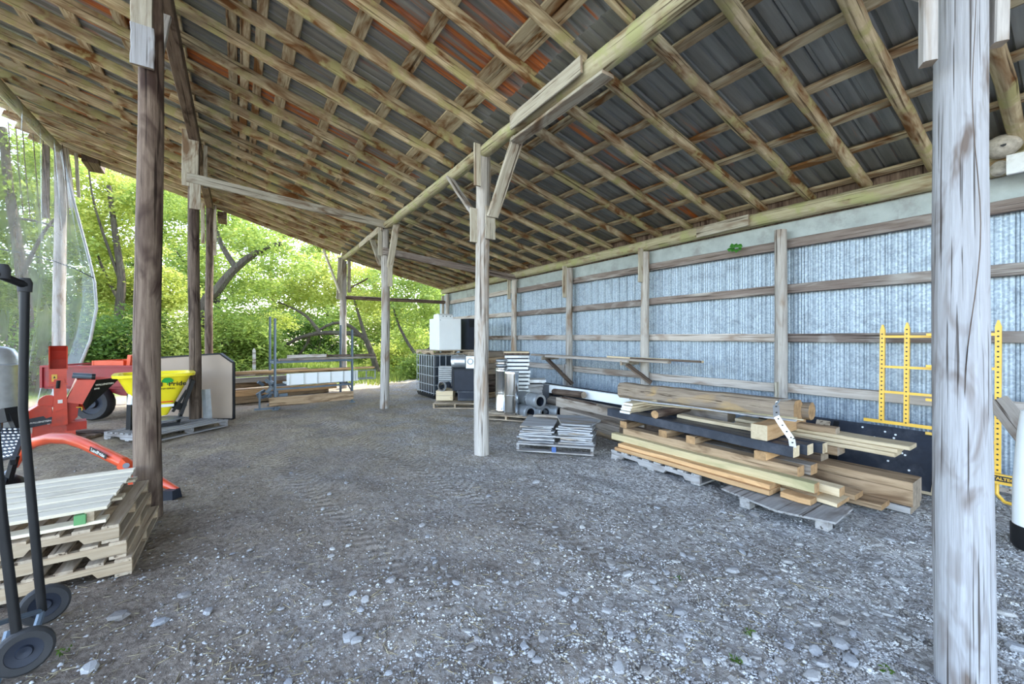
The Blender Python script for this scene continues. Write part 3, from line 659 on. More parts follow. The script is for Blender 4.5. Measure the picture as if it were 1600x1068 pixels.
# ------------------------------------------------------------------ black hand truck at the left edge
h = thing('hand_truck', 'tall black steel hand truck at the left edge of the picture', 'hand truck', gnd(50, 1010))
inv = lambda p, t=h: Matrix.Translation(-t.location) @ Vector(p)
U1 = [(39, 447, 2.2), (37, 560, 2.2), (36, 640, 2.2), (51, 800, 2.2), (66, 955, 2.2)]
U2 = [(-66, 408, 1.93), (-40, 560, 1.93), (-12, 640, 1.93), (2, 800, 1.93), (32, 1035, 1.93)]
for U in (U1, U2): MB().tube([inv(at(*q)) for q in U], .0195, 10).build('upright', M['black'], h, smooth=True)
MB().tube([inv(at(41, 446, 2.2)), inv(at(0, 430, 2.08)), inv(at(-66, 408, 1.93))], .02, 10).build('top_bar', M['black'], h, smooth=True)
for q in (at(39, 447, 2.2), at(4, 426, 2.09)): MB().lathe([(0, -.03), (.028, -.03), (.03, .02), (.02, .045), (0, .045)], inv(q), 10).build('end_cap', M['rubber'], h, smooth=True)
MB().tube([inv(at(66, 953, 2.2)), inv(at(2, 972, 2.0)), inv(at(-20, 980, 1.93))], .013, 8).build('axle_bar', M['bluegrey'], h, smooth=True)
MB().tube([inv(at(66, 953, 2.2)), inv(at(36, 1046, 2.05))], .017, 8).build('fork_strut', M['bluegrey'], h, smooth=True)
MB().tube([inv(at(14, 985, 1.95)), inv(at(-8, 1070, 1.85))], .017, 8).build('fork_strut', M['bluegrey'], h, smooth=True)
def wheel(parent, c, r, w, axis, mt='rubber', hub='darkgrey', name='wheel'):
    R = Vector((0, 0, 1)).rotation_difference(Vector(axis).normalized()).to_matrix()
    o = MB().lathe([(r*.62, -w*.42), (r*.9, -w/2), (r, -w*.3), (r, w*.3), (r*.9, w/2), (r*.62, w*.42)], (0, 0, 0), 22, 0, R).build(name, M[mt], parent, smooth=True, loc=c)
    MB().lathe([(0, -w*.3), (r*.25, -w*.42), (r*.3, -w*.2), (r*.62, -w*.34), (r*.64, 0), (r*.62, w*.34), (r*.3, w*.2), (r*.25, w*.42), (0, w*.3)], (0, 0, 0), 18, 0, R).build('hub', M[hub], o, smooth=True)
    return o
p = at(70, 955, 2.27); wheel(h, inv(Vector((p.x, p.y, .104))), .102, .05, (-.25, 1, -.1))
p = at(38, 1070, 1.93); wheel(h, inv(Vector((p.x, p.y, .104))), .102, .05, (-.25, 1, -.1))

# ------------------------------------------------------------------ tread-plate step and black linkage
s = thing('step_frame', 'black implement step with diamond tread plate at the left edge', 'implement', gnd(0, 780))
iv = lambda p: Matrix.Translation(-s.location) @ Vector(p)
A, B, C_, D_ = [iv(at(*q)) for q in ((-40, 668, 4.15), (41, 668, 4.15), (24, 712, 3.7), (-40, 725, 3.6))]
m = MB(); m.add([A, B, C_, D_, A-Vector((0, 0, .02)), B-Vector((0, 0, .02)), C_-Vector((0, 0, .02)), D_-Vector((0, 0, .02))], [(3, 2, 1, 0), (4, 5, 6, 7), (0, 1, 5, 4), (1, 2, 6, 5), (2, 3, 7, 6), (3, 0, 4, 7)]); pl = m.build('plate', M['black'], s)
m = MB(); nrm = (B-A).cross(D_-A).normalized(); nrm = nrm if nrm.z > 0 else -nrm
for i in range(9):
    for j in range(9):
        a, b = (i+.5+.25*(j % 2))/9.4, (j+.5)/9; c = A.lerp(B, a).lerp(D_.lerp(C_, a), b)+nrm*.003; e1 = (B-A)/9*.36; e2 = (D_-A)/9*.22
        m.add([c-e1, c-e2, c+e1, c+e2, c+nrm*.004], [(0, 1, 4), (1, 2, 4), (2, 3, 4), (3, 0, 4)])
m.build('tread_diamond', M['white'], pl)['kind'] = 'stuff'
MB().bar(iv(at(41, 668, 4.15)), iv(at(20, 722, 3.65)), .03, .05).build('edge_rail', M['black'], s)
MB().bar(iv(at(2, 650, 4.2)), iv(at(20, 646, 4.2)), .12, .14).bar(iv(at(-2, 650, 4.2)), iv(at(-6, 740, 4.1)), .05, .12).build('bracket', M['black'], s)
MB().bar(iv(at(17, 646, 4.2)), iv(at(30, 676, 4.2)), .06, .05).build('link_arm', M['black'], s)
MB().bar(iv(at(8, 745, 3.7)), iv(at(-10, 790, 3.5)), .05, .05).bar(iv(at(24, 712, 3.7)), iv(at(2, 790, 3.7)), .04, .04).build('leg', M['black'], s)

# ------------------------------------------------------------------ galvanised drum
l = Loc(-6, 5.6); d = facing('drum', 'galvanised drum with a domed lid cut by the left edge', 'drum', -6, 5.6)
MB().lathe([(0, .02), (.20, .02), (.235, .3), (.235, 1.20), (.245, 1.22), (.235, 1.24)], (0, 0, 0), 28).build('body', M['galv'], d, smooth=True)
MB().lathe([(.265, 1.215), (.27, 1.235), (.24, 1.25), (.215, 1.36), (.16, 1.45), (.07, 1.49), (0, 1.495)], (0, 0, 0), 28).build('lid', M['galv'], d, smooth=True)

# ------------------------------------------------------------------ orange digger boom
b = thing('digger_boom', 'curved orange red digger boom lying behind the pallet stack', 'implement', gnd(120, 770))
iv = lambda p: Matrix.Translation(-b.location) @ Vector(p)
ctr = [(22, 728, 4.65), (33, 706, 4.65), (52, 691, 4.6), (80, 684, 4.55), (108, 685, 4.5), (132, 693, 4.45), (160, 706, 4.38), (195, 723, 4.3), (225, 738, 4.22), (250, 752, 4.15), (277, 765, 4.08)]
MB().tube([iv(at(*q)) for q in ctr], [.038, .05, .058, .06, .06, .058, .056, .056, .054, .045, .025], 12).build('boom', M['orange'], b, smooth=True)
MB().bar(iv(at(190, 722, 4.24)), iv(at(215, 745, 4.2)), .05, .12).bar(iv(at(203, 738, 4.2)), iv(at(210, 757, 4.2)), .05, .07).build('bracket', M['orange'], b)
MB().tube([iv(at(197, 727, 4.16)), iv(at(197, 727, 4.34))], .028, 10).build('pin', M['galvd'], b, smooth=True)
e0, e1 = iv(at(137, 695, 4.36)), iv(at(180, 717, 4.27)); mid = (e0+e1)/2; ang = math.atan2(e1.z-e0.z, (e1-e0).to_2d().length); yw = math.atan2(e1.y-e0.y, e1.x-e0.x); mid = mid+Vector((math.sin(yw), -math.cos(yw), 0))*.028
dp = MB().box((0, 0, 0), (.25, .004, .05)).build('decal_plate', M['ink'], b, loc=mid, rot=(0, -ang, yw)); dp['label'] = 'black name plate with pale lettering'
text('LandPride', .05, M['cream'], dp, (0, -.004, 0), (PI/2, 0, 0), bold=.001)
MB().box((0, 0, 0), (.12, .12, .10), tp=.8).build('foot', M['darkgrey'], b, loc=iv(at(268, 772, 4.05)), rot=(0, 0, RZ))
MB().lathe([(0, 0), (.11, 0), (.13, .06), (.11, .16), (.06, .2), (0, .2)], (0, 0, 0), 14).build('gearbox', M['black'], b, smooth=True, loc=iv(gnd(10, 775, .04)))
MB().bar(iv(at(40, 745, 4.5)), iv(at(18, 775, 4.3)), .05, .03).tube([iv(at(26, 725, 4.6)), iv(at(5, 742, 4.5))], .02, 8).build('link', M['galvd'], b)

# ------------------------------------------------------------------ red wood chipper
l = Loc(88, 6.3, True); c = facing('wood_chipper', 'orange red wood chipper with a tall discharge chute', 'wood chipper', 88, 6.3, ray=True)
MB().box((-.02, .3, .16), (.46, .5, .24), tp=.95).build('base', M['red'], c)
MB().box((.22, .2, .19), (.22, .3, .13)).box((-.26, .3, .05), (.12, .4, .06)).build('foot_plate', M['redin'], c)
MB().prism([(l.x(38), l.z(664)), (l.x(84), l.z(660)), (l.x(80), l.z(633)), (l.x(58), l.z(632)), (l.x(42), l.z(640))], .42, off=.02).build('rotor_housing', M['red'], c)
MB().prism([(l.x(46), l.z(664)), (l.x(83), l.z(660)), (l.x(81), l.z(650)), (l.x(72), l.z(652)), (l.x(68), l.z(648)), (l.x(46), l.z(650))], .006, off=.012).build('label_band', M['navy'], c)
text('WALLENSTEIN', .034, M['decal'], c, (l.x(63), .009, l.z(656.5)), (PI/2, -.06, 0), bold=.0008)
text('BX', .022, M['decal'], c, (l.x(76), .009, l.z(661)), (PI/2, -.06, 0))
R90 = Matrix.Rotation(PI/2, 3, 'X')
MB().lathe([(0, 0), (.075, 0), (.085, -.02), (.10, -.02), (.10, .08), (0, .08)], (0, 0, 0), 18, 0, R90).build('belt_guard', M['red'], c, smooth=True, loc=(l.x(74.5), .12, l.z(627)))
MB().lathe([(0, 0), (.07, 0), (.07, .01), (0, .01)], (0, 0, 0), 16, 0, R90).build('guard_grille', M['darkgrey'], c, loc=(l.x(74.5), .12, l.z(627)))
MB().lathe([(0, 0), (.03, 0), (.03, .012), (0, .012)], (0, 0, 0), 12, 0, R90).build('guard_decal', M['decal'], c, loc=(l.x(75), .11, l.z(627)))
MB().prism([(l.x(80), l.z(665)), (l.x(106), l.z(664)), (l.x(104), l.z(606)), (l.x(100), l.z(592)), (l.x(84), l.z(592)), (l.x(84), l.z(625))], .3, off=-.03).build('body', M['red'], c)
MB().box((l.x(90.5), .12, l.z(588)), (l.x(104.5)-l.x(76.5), .25, .24)).build('chute_base', M['red'], c)
m = MB(); yb = [(.0, l.z(578)), (-.02, l.z(562)), (-.06, l.z(548)), (-.10, l.z(541))]
for xa in (l.x(76), l.x(104)):
    vs = []; 
    for (dy, z) in yb: vs += [(xa, dy+.0, z), (xa, dy+.22, z), (xa+.012, dy+.0, z), (xa+.012, dy+.22, z)]
    for i in range(3):
        a = i*4; m.add([vs[a], vs[a+1], vs[a+5], vs[a+4], vs[a+2], vs[a+3], vs[a+7], vs[a+6]], [(0, 1, 2, 3), (7, 6, 5, 4), (0, 3, 7, 4), (1, 5, 6, 2)])
m.build('chute_side', M['red'], c)
m = MB(); vs = []
for (dy, z) in [(.0, l.z(578)), (-.02, l.z(562)), (-.06, l.z(548)), (-.10, l.z(541)), (-.17, l.z(540))]: vs += [(l.x(76), dy+.22, z), (l.x(105), dy+.22, z), (l.x(76), dy+.235, z), (l.x(105), dy+.235, z)]
for i in range(4):
    a = i*4; m.add(vs[a:a+8], [(0, 1, 5, 4), (3, 2, 6, 7)])
m.build('chute_back', M['redin'], c)
MB().box((l.x(85), -.018, l.z(590)), (.058, .006, .11)).build('warning_sticker', M['yellow'], c)
MB().prism([(l.x(83), l.z(590.5)), (l.x(87), l.z(590.5)), (l.x(85), l.z(586.5))], .004, off=-.026).build('warning_mark', M['ink'], c)
MB().box((l.x(94), -.034, l.z(627)), (.05, .006, .055)).build('white_label', M['decal'], c)
MB().tube([(l.x(90), -.06, l.z(606)), (l.x(91.5), -.06, l.z(594))], .022, 8).build('lever_grip', M['black'], c, smooth=True)
MB().bar((l.x(75), -.04, l.z(602)), (l.x(106), -.04, l.z(600)), .02, .02).bar((l.x(87), -.05, l.z(643)), (l.x(105), -.05, l.z(639)), .02, .02).build('crank', M['red'], c)
P0, P1, P2, P3 = [l.p(*q) for q in ((103, 628, 0), (120, 593, 0), (150, 593, -.02), (129, 631, -.02))]
Q0, Q1, Q2, Q3 = [l.p(*q) for q in ((103, 628, .3), (120, 590, .35), (191, 590, .2), (134, 642, .12))]
m = MB(); m.add([P0, P1, P2, P3], [(0, 3, 2, 1)], 0); m.add([P2, P3, Q3, Q2], [(0, 1, 2, 3)], 1); m.add([P0, P1, Q1, Q0], [(0, 1, 2, 3)], 0); m.add([P0, P3, Q3, Q0], [(3, 2, 1, 0)], 0); m.add([Q0, Q1, Q2, Q3], [(0, 1, 2, 3)], 0)
hp = m.build('infeed_hopper', [M['red'], M['black']], c)
n2 = (P2-P3).cross(Q2-P2).normalized(); n2 = n2 if n2.y < 0 else -n2
xa = (Q2-P2).normalized(); za = n2.cross(xa)
rotm = Matrix((xa, za if za.z > 0 else -za, n2)).transposed()
for tx, sz, uu, vv in (('WALLENSTEIN', .042, .52, .2), ('BX42', .034, .3, .36)):
    pp = P2.lerp(Q2, uu).lerp(P3.lerp(Q3, uu), vv)+n2*.006; q = text(tx, sz, M['decal'], hp, pp, rotm.to_euler(), bold=.0008)
MB().tube([l.p(113, 586, -.02), l.p(148, 588, -.02)], .045, 14).build('feed_roller', M['bluegrey'], c, smooth=True)
MB().tube([l.p(143, 588, -.02), l.p(149, 588, -.02)], .048, 14).build('roller_cap', M['black'], c, smooth=True)
MB().prism([(l.x(103), l.z(668)), (l.x(121), l.z(655)), (l.x(124), l.z(628)), (l.x(103), l.z(628))], .3, off=.03).build('feed_housing', M['redin'], c)
MB().tube([l.p(119, 636, 0), l.p(128, 636, 0), l.p(128, 641, 0)], .008, 6).build('pin', M['yellow'], c)
pl2 = pallet('dark low pallet under the red wood chipper', (at(88, 528, 6.55).x, at(88, 528, 6.55).y, -.06), RZ, 1.2, .8, .09, 6, .09, 'postdark')

# ------------------------------------------------------------------ dark red trailer with orange frame on it
l = Loc(130, 8.0); c = facing('farm_trailer', 'dark red farm trailer behind the wood chipper', 'trailer', 130, 8.0)
x0, x1, zb, zt = l.x(66), l.x(212), l.z(607), l.z(572)
m = MB(); 
m.prism([(x0, zb+.05), (x0+.05, zb), (x1-.02, zb), (x1, zb+.05), (x1, zt), (x0, zt)], .03, off=0); m.prism([(x0, zb+.05), (x0+.05, zb), (x1-.02, zb), (x1, zb+.05), (x1, zt), (x0, zt)], .03, off=1.4)
m.box((x0+.015, .7, (zb+zt)/2), (.03, 1.4, zt-zb-.06)); m.box((x1-.015, .7, (zb+zt)/2), (.03, 1.4, zt-zb-.06)); m.box(((x0+x1)/2, .7, zb+.03), (x1-x0-.08, 1.4, .03))
m.build('tub', M['darkred'], c)
MB().bar((x0-.01, -.01, zt), (x1+.01, -.01, zt), .05, .035).bar((x0-.01, 1.41, zt), (x1+.01, 1.41, zt), .05, .035).bar((x0, 0, zt), (x0, 1.4, zt), .05, .035).bar((x0, .0, zb+.02), (x0, .0, zt), .05, .05).build('rim', M['darkred'], c)
MB().prism([(l.x(150), zb), (l.x(212), zb), (l.x(205), zb-.16), (l.x(185), zb-.14)], .05, off=.05).bar((l.x(100), .3, zb-.06), (l.x(230), .3, zb-.06), .08, .08).build('chassis', M['darkred'], c)
wheel(c, (l.x(152), -.05, .325), .335, .2, (0.12, -1, 0), 'rubber', 'darkgrey', 'tyre'); wheel(c, (l.x(152), 1.45, .325), .335, .2, (0, 1, 0), 'rubber', 'bluegrey', 'tyre')
o = facing('orange_frame', 'bright orange steel tray lying on the dark red trailer', 'tray', 172, 8.05); o.location.z = zt
m = MB(); L2 = Loc(172, 8.05)
m.box((-.05, .02, .055), (.62, .03, .11)); m.box((-.05, .6, .055), (.62, .03, .11)); m.box((-.35, .3, .055), (.03, .6, .11)); m.box((.25, .3, .055), (.03, .6, .11)); m.build('tray_side', M['orange'], o)
MB().box((.33, .1, .11), (.07, .12, .22), ry=.15).build('lug', M['orange'], o)

# ------------------------------------------------------------------ yellow spreader
l = Loc(243, 6.84, True); c = facing('spreader', 'yellow plastic broadcast spreader hopper on a black frame', 'spreader', 243, 6.84, ray=True)
c.location.z = .12
zt, zb = l.z(582)-.12, l.z(648)-.12; tx, ty, bx, by = .46, .40, .15, .14
def ringp(a, b_, z, ox=0, n=24, e=.35):
    r_ = []
    for j in range(n):
        t_ = 2*PI*j/n; cc, ss = math.cos(t_), math.sin(t_); r_.append((ox+a*math.copysign(abs(cc)**e, cc), b_*math.copysign(abs(ss)**e, ss), z))
    return r_
m = MB(); rings = [ringp(bx, by, zb), ringp(bx+.02, by+.02, zb+.03), ringp(tx, ty, zt-.05), ringp(tx+.06, ty+.06, zt-.045), ringp(tx+.065, ty+.065, zt), ringp(tx-.01, ty-.01, zt), ringp(bx, by, zb+.06)]
vs = sum(rings, []); n = 24; m.add(vs, [(i*n+j, i*n+(j+1) % n, (i+1)*n+(j+1) % n, (i+1)*n+j) for i in range(6) for j in range(n)]); m.build('hopper', M['yplastic'], c, smooth=True)
fz = lambda z: -(by+.02+(ty-by-.02)*(z-zb-.03)/(zt-.05-zb-.03))-.004
tilt = PI/2+math.atan2(ty-by-.02, zt-zb-.08); zz = l.z(598)-.12
text('Land', .11, M['ink'], c, (l.x(241), fz(zz)-.01, zz), (tilt, 0, 0), bold=.002); text('Pride', .11, M['ink'], c, (l.x(276), fz(zz)-.01, zz), (tilt, 0, 0), bold=.002)
zz = l.z(605)-.12; text('FSP SERIES', .04, M['ink'], c, (l.x(262), fz(zz)-.01, zz), (tilt, 0, 0))
zz = l.z(592)-.12; m = MB(); m.add([(math.cos(2*PI*j/14)*.075*(1+.12*math.sin(5*j)), math.sin(2*PI*j/14)*.048, 0) for j in range(14)], [tuple(range(14))]); m.box((0, -.055, 0), (.014, .06, .002)); m.build('tree_emblem', M['green'], c, loc=(l.x(261), fz(zz)-.012, zz), rot=(tilt, 0, 0))
zz = l.z(632)-.12; MB().box((0, 0, 0), (.22, .05, .003)).build('white_decal', M['decal'], c, loc=(l.x(258), fz(zz)-.008, zz), rot=(tilt, 0, 0))
zz = l.z(626)-.12; MB().box((0, 0, 0), (.2, .02, .003)).build('red_stripe', M['red'], c, loc=(l.x(258), fz(zz)-.008, zz), rot=(tilt, 0, 0))
f = MB(); f.bar((l.x(302), -.02, l.z(597)-.12), (l.x(283), -.02, l.z(650)-.12), .10, .05).bar((l.x(302), .25, l.z(597)-.12), (l.x(283), .25, l.z(650)-.12), .10, .05).bar((l.x(292), -.02, l.z(612)-.12), (l.x(270), -.02, l.z(645)-.12), .05, .04)
f.bar((l.x(283), -.02, l.z(648)-.12), (l.x(277), -.04, .02), .05, .05).bar((l.x(290), .1, l.z(642)-.12), (l.x(268), .1, l.z(634)-.12), .06, .12); f.build('frame', M['black'], c)
MB().bar((l.x(206), -.2, l.z(605)-.12), (l.x(204), -.22, .02), .07, .07).bar((l.x(204), -.2, .03), (l.x(280), -.2, .03), .05, .04).build('hitch_leg', M['black'], c)
MB().tube([(l.x(205), -.22, l.z(626)-.12), (l.x(207), -.22, l.z(611)-.12)], .045, 10).build('white_guard', M['white'], c, smooth=True)
MB().tube([(l.x(207), -.2, l.z(611)-.12), (l.x(211), -.2, l.z(603)-.12)], .05, 10).build('guard_cap', M['black'], c, smooth=True)
MB().lathe([(0, 0), (.21, 0), (.22, .02), (.08, .05), (0, .06)], (0, 0, 0), 18).build('spinner', M['galv'], c, smooth=True, loc=(l.x(262), -.02, zb-.09))

# ------------------------------------------------------------------ tan panel and the metal strip leaning by it
pA, pB = gnd(365.5, 655), gnd(249, 655)
c = thing('shed_panel', 'tan shed end panel with dark edging beside the slim dark post', 'panel', (pA.x, pA.y, 0), math.atan2(pB.y-pA.y, pB.x-pA.x)); c.rotation_euler[0] = 0.0
dd = (pB-pA).length; 
poly = [(0, .02), (dd, .02), (dd, 1.22), (.24, 1.30), (.0, 1.13)]
MB().prism(poly, .05, off=0).build('sheet', M['tan'], c)
m = MB(); pe = [(p_[0], p_[1]) for p_ in poly]
for i in range(5):
    a_, b_ = pe[i], pe[(i+1) % 5]; m.bar((a_[0], .025, a_[1]), (b_[0], .025, b_[1]), .07, .03)
m.build('edging', M['black'], c)
m = MB(); a_, b_ = gnd(321, 663), at(318, 608, 7.4); d_ = Vector((CY, -SY, 0))*.1
m.add([a_-d_*.4, a_+d_*.3, a_+d_*1.3+Vector((0, .08, 0)), b_-d_*.4, b_+d_*.3, b_+d_*1.2+Vector((0, .08, 0)), a_+d_*.33+Vector((.0, -.01, 0)), b_+d_*.33+Vector((0, -.01, 0))], [(0, 1, 4, 3), (1, 2, 5, 4)])
o = m.build('metal_strip', M['galv']); so = o.modifiers.new('thick', 'SOLIDIFY'); so.thickness = .008; tag(o, 'bent bright metal flashing strip leaning against the tan panel', 'flashing')

# ------------------------------------------------------------------ steel rack and what lies on it
c = thing('steel_rack', 'blue grey steel storage rack with tall uprights', 'rack', (.67, 10.44, 0))
FL, FR, BL, BR = Vector((.67, 10.44, 0)), Vector((2.35, 10.62, 0)), Vector((.62, 11.3, 0)), Vector((2.24, 11.45, 0))
rv = lambda p: p-c.location
for p_, hh in ((FL, 2.05), (BL, 2.12), (FR, 1.82), (BR, 1.95)):
    m = MB(); q = rv(p_); m.box((q.x-.02, q.y, hh/2), (.012, .05, hh)); m.box((q.x, q.y-.02, hh/2), (.045, .01, hh)); m.box((q.x, q.y, .01), (.12, .12, .02)); m.build('upright', M['bluegrey'], c)
for z_ in (.14, .46, 1.06):
    MB().bar(rv(FL+Vector((0, -.03, z_))), rv(FR+Vector((0, -.03, z_))), .025, .04).build('shelf_beam', M['bluegrey'], c); MB().bar(rv(BL+Vector((0, .03, z_))), rv(BR+Vector((0, .03, z_))), .03, .06).build('shelf_beam', M['bluegrey'], c)
    for a_, b_ in ((FL, BL), (FR, BR)): MB().bar(rv(a_+Vector((0, 0, z_-.02))), rv(b_+Vector((0, 0, z_-.02))), .03, .05).build('cross_bar', M['bluegrey'], c)
for a_, b_ in ((FL, BL), (FR, BR)): MB().bar(rv(a_+Vector((0, 0, .25))), rv(b_+Vector((0, 0, .75))), .025, .025).build('diagonal_brace', M['bluegrey'], c)
def lumber(label, p0, p1, w, h, mat, end='endgrain', name='lumber_board', cat='board', roll=0, group=None, log=False, **k):
    return tag(member(name, p0, p1, w, h, mat, None, log, roll, end=end, **k), label, cat, group)
lumber('long tan plank on the middle level of the steel rack, reaching left', (-.28, 10.62, .85), (2.9, 10.72, .85), .2, .04, 'lumber')
lumber('second plank tucked under the long tan plank on the rack', (.3, 10.8, .80), (2.3, 10.9, .80), .2, .04, 'brown')
lumber('wide plank on the bottom beam of the steel rack', (.55, 10.36, .19), (2.35, 10.5, .19), .05, .2, 'brown')
lumber('grey board lying on the top level of the steel rack', (.75, 10.50, 1.115), (2.95, 10.72, 1.115), .16, .05, 'grey')
lumber('dark board angled across the top level of the steel rack', (1.3, 11.0, 1.16), (2.9, 10.5, 1.185), .12, .05, 'postdark')
lumber('pale split board on the top level of the steel rack', (.95, 10.75, 1.17), (1.75, 10.5, 1.19), .2, .07, 'whitewood' if 'whitewood' in M else 'girt2')
lumber('thin pale strip on the left of the rack, sticking out past it', (-.5, 10.75, .75), (.9, 11.0, .75), .06, .02, 'galvw' if 'galvw' in M else 'girt2')
o = thing('white_trough', 'long white ribbed trough on the low level of the steel rack', 'trough', (.9, 10.50, .53))
dv = (FR-FL).normalized()
MB().bar((0, 0, .13), tuple(dv*1.6+Vector((0, 0, .13))), .03, .26).bar((0, .3, .02), tuple(dv*1.6+Vector((0, .3, .02))), .6, .03).build('channel', M['white'], o)
for k in range(6): MB().box(tuple(dv*(.06+.296*k)+Vector((0, -.02, .13))), (.02, .03, .26), rz=.1).build('rib', M['galv'], o)
lad = thing('galvanised_truss', 'open galvanised ladder frame sticking out right of the steel rack', 'frame', (2.2, 10.75, .53))
m = MB(); m.bar((0, 0, .02), (.78, .08, .02), .025, .025).bar((0, 0, .24), (.78, .08, .24), .025, .025).bar((0, .3, .02), (.78, .38, .02), .025, .025); m.build('rail', M['galvd'], lad)
for k in range(4): MB().bar((.08+.23*k, .01+.02*k, .02), (.08+.23*k, .01+.02*k, .24), .025, .025).build('rung', M['galvd'], lad)
o = thing('bracket_heap', 'heap of blue grey steel brackets at the left end of the rack', 'brackets', (.48, 10.7, .3))
for k in range(11):
    a_ = Vector((random.uniform(-.15, .3), random.uniform(-.15, .2), random.uniform(-.02, .32))); MB().bar(a_, a_+Vector((random.uniform(-.2, .2), random.uniform(-.1, .1), random.uniform(-.1, .12))), .05, .06).build('steel_bracket', M['bluegrey'], o)
MB().bar((-.2, -.1, -.28), (.3, -.1, -.28), .06, .04).bar((-.1, -.1, -.29), (-.1, -.1, .1), .04, .04).bar((.25, 0, -.29), (.25, 0, .1), .04, .04).build('bracket_stand', M['bluegrey'], o)
# lumber stacked behind the rack
for k, (x0_, y0_, x1_, y1_, z_, w_, h_, mt, lb) in enumerate((
    (-.15, 12.0, 2.1, 12.6, .09, .22, .18, 'brown', 'heavy brown timber lowest behind the rack'), (-.2, 12.5, 2.0, 13.0, .09, .22, .18, 'grey', 'heavy grey timber behind the lowest brown one'),
    (-.1, 11.95, 2.3, 12.5, .25, .22, .14, 'lumber', 'tan timber lying on the lowest brown timber behind the rack'), (-.4, 12.3, 1.9, 12.95, .41, .24, .15, 'brown', 'brown timber midway up the pile behind the rack'),
    (-.3, 12.1, 2.2, 12.6, .55, .2, .12, 'grey', 'grey plank high on the pile behind the rack'), (-.5, 12.4, 1.6, 12.9, .68, .26, .12, 'brown', 'topmost brown plank of the pile behind the rack'),
    (-.55, 13.1, 1.2, 13.3, .12, .3, .22, 'log', 'thick squared log behind the pile near the tan panel'))):
    lumber(lb, (x0_, y0_, z_), (x1_, y1_, z_+random.uniform(-.01, .02)), w_, h_, mt, 'endgrain', 'timber', 'timber')
stk = thing('survey_stake', 'short pale stake standing in the grass beyond the rack', 'stake', tuple(at(397, 560, 17).xy)+(0,))
MB().box((0, 0, .55), (.12, .1, 1.1)).prism([(-.06, 1.1), (.06, 1.1), (0, 1.2)], .1, off=-.05).build('stake', M['girt2'], stk)

# ------------------------------------------------------------------ liquid tote, washing machine and dark appliance
tx0, ty0 = 4.25, 9.95
c = thing('liquid_tote', 'caged dark liquid tote carrying a pallet and white washing machine', 'tote', (tx0, ty0, 0))
MB().box((.52, .6, .07), (1.04, 1.2, .05)).box((.08, .6, .03), (.12, 1.2, .06)).box((.96, .6, .03), (.12, 1.2, .06)).box((.52, .6, .03), (.12, 1.2, .06)).build('base_pallet', M['black'], c)
o = MB().box((.52, .6, .635), (.96, 1.12, 1.05)).build('tank', M['tank'], c); bv = o.modifiers.new('round', 'BEVEL'); bv.width = .05; bv.segments = 3
cg = MB()
for z_ in (.14, .36, .60, .84, 1.14): cg.tube([(0, 0, z_), (1.04, 0, z_), (1.04, 1.2, z_), (0, 1.2, z_)], .011, 6, closed=True)
for i in range(7):
    x_ = 1.04*i/6; cg.tube([(x_, 0, .1), (x_, 0, 1.16)], .010, 6); cg.tube([(x_, 1.2, .1), (x_, 1.2, 1.16)], .010, 6)
for i in range(1, 7):
    y_ = 1.2*i/7; cg.tube([(0, y_, .1), (0, y_, 1.16)], .010, 6); cg.tube([(1.04, y_, .1), (1.04, y_, 1.16)], .010, 6)
cg.build('cage', M['galv'], c)
pallet('worn pallet lying on top of the caged tote', (tx0+.57, ty0+.58, 1.165), 0, 1.22, 1.2, .115, 8, .1, 'pallet')
c = thing('washing_machine', 'white washing machine set back to front on the tote', 'washing machine', (tx0+.53, ty0+.45, 1.282), .0)
o = MB().box((0, 0, .43), (.66, .66, .86)).build('cabinet', M['white'], c); bv = o.modifiers.new('round', 'BEVEL'); bv.width = .012; bv.segments = 2
MB().prism([(-.10, .86), (.30, .86), (.30, .95), (.26, .99), (-.0, 1.0), (-.08, .96)], .42, axis='x', off=-.22).build('console', M['white'], c)
for x_ in (-.1, .0, .12): MB().tube([(x_, -.10, .93), (x_, -.075, .93)], .018, 10).build('knob', M['galvd'], c)
MB().box((-.29, -.332, .81), (.02, .01, .02)).build('hinge_dot', M['galvd'], c)
c = thing('dark_appliance', 'tall black appliance with a grey side, right of the white washing machine', 'appliance', (5.62, 10.30, 1.262))
MB().box((0, 0, .45), (.66, .62, .88)).build('cabinet', M['darkgrey'], c); MB().box((.335, 0, .45), (.015, .6, .88)).build('side_skin', M['galvd'], c)
MB().box((-.1, -.315, .3), (.04, .02, .3)).build('handle', M['galvd'], c); MB().box((0, -.316, .75), (.6, .012, .2)).build('panel', M['black'], c)
wy = 10.25
for k in range(8):
    lumber(('lowest', 'second', 'third', 'fourth', 'fifth', 'sixth', 'seventh', 'topmost')[k]+' brown plank'+(' from the bottom' if 0 < k < 7 else '')+' of the stack under the black appliance', (5.30, wy-.55, .08+.155*k), (6.28, wy-.35, .08+.155*k), .95, .145, random.choice(['brown', 'postdark', 'log']), 'endgrey', 'stacked_plank', 'plank', group='brown planks under the black appliance', seg=3)

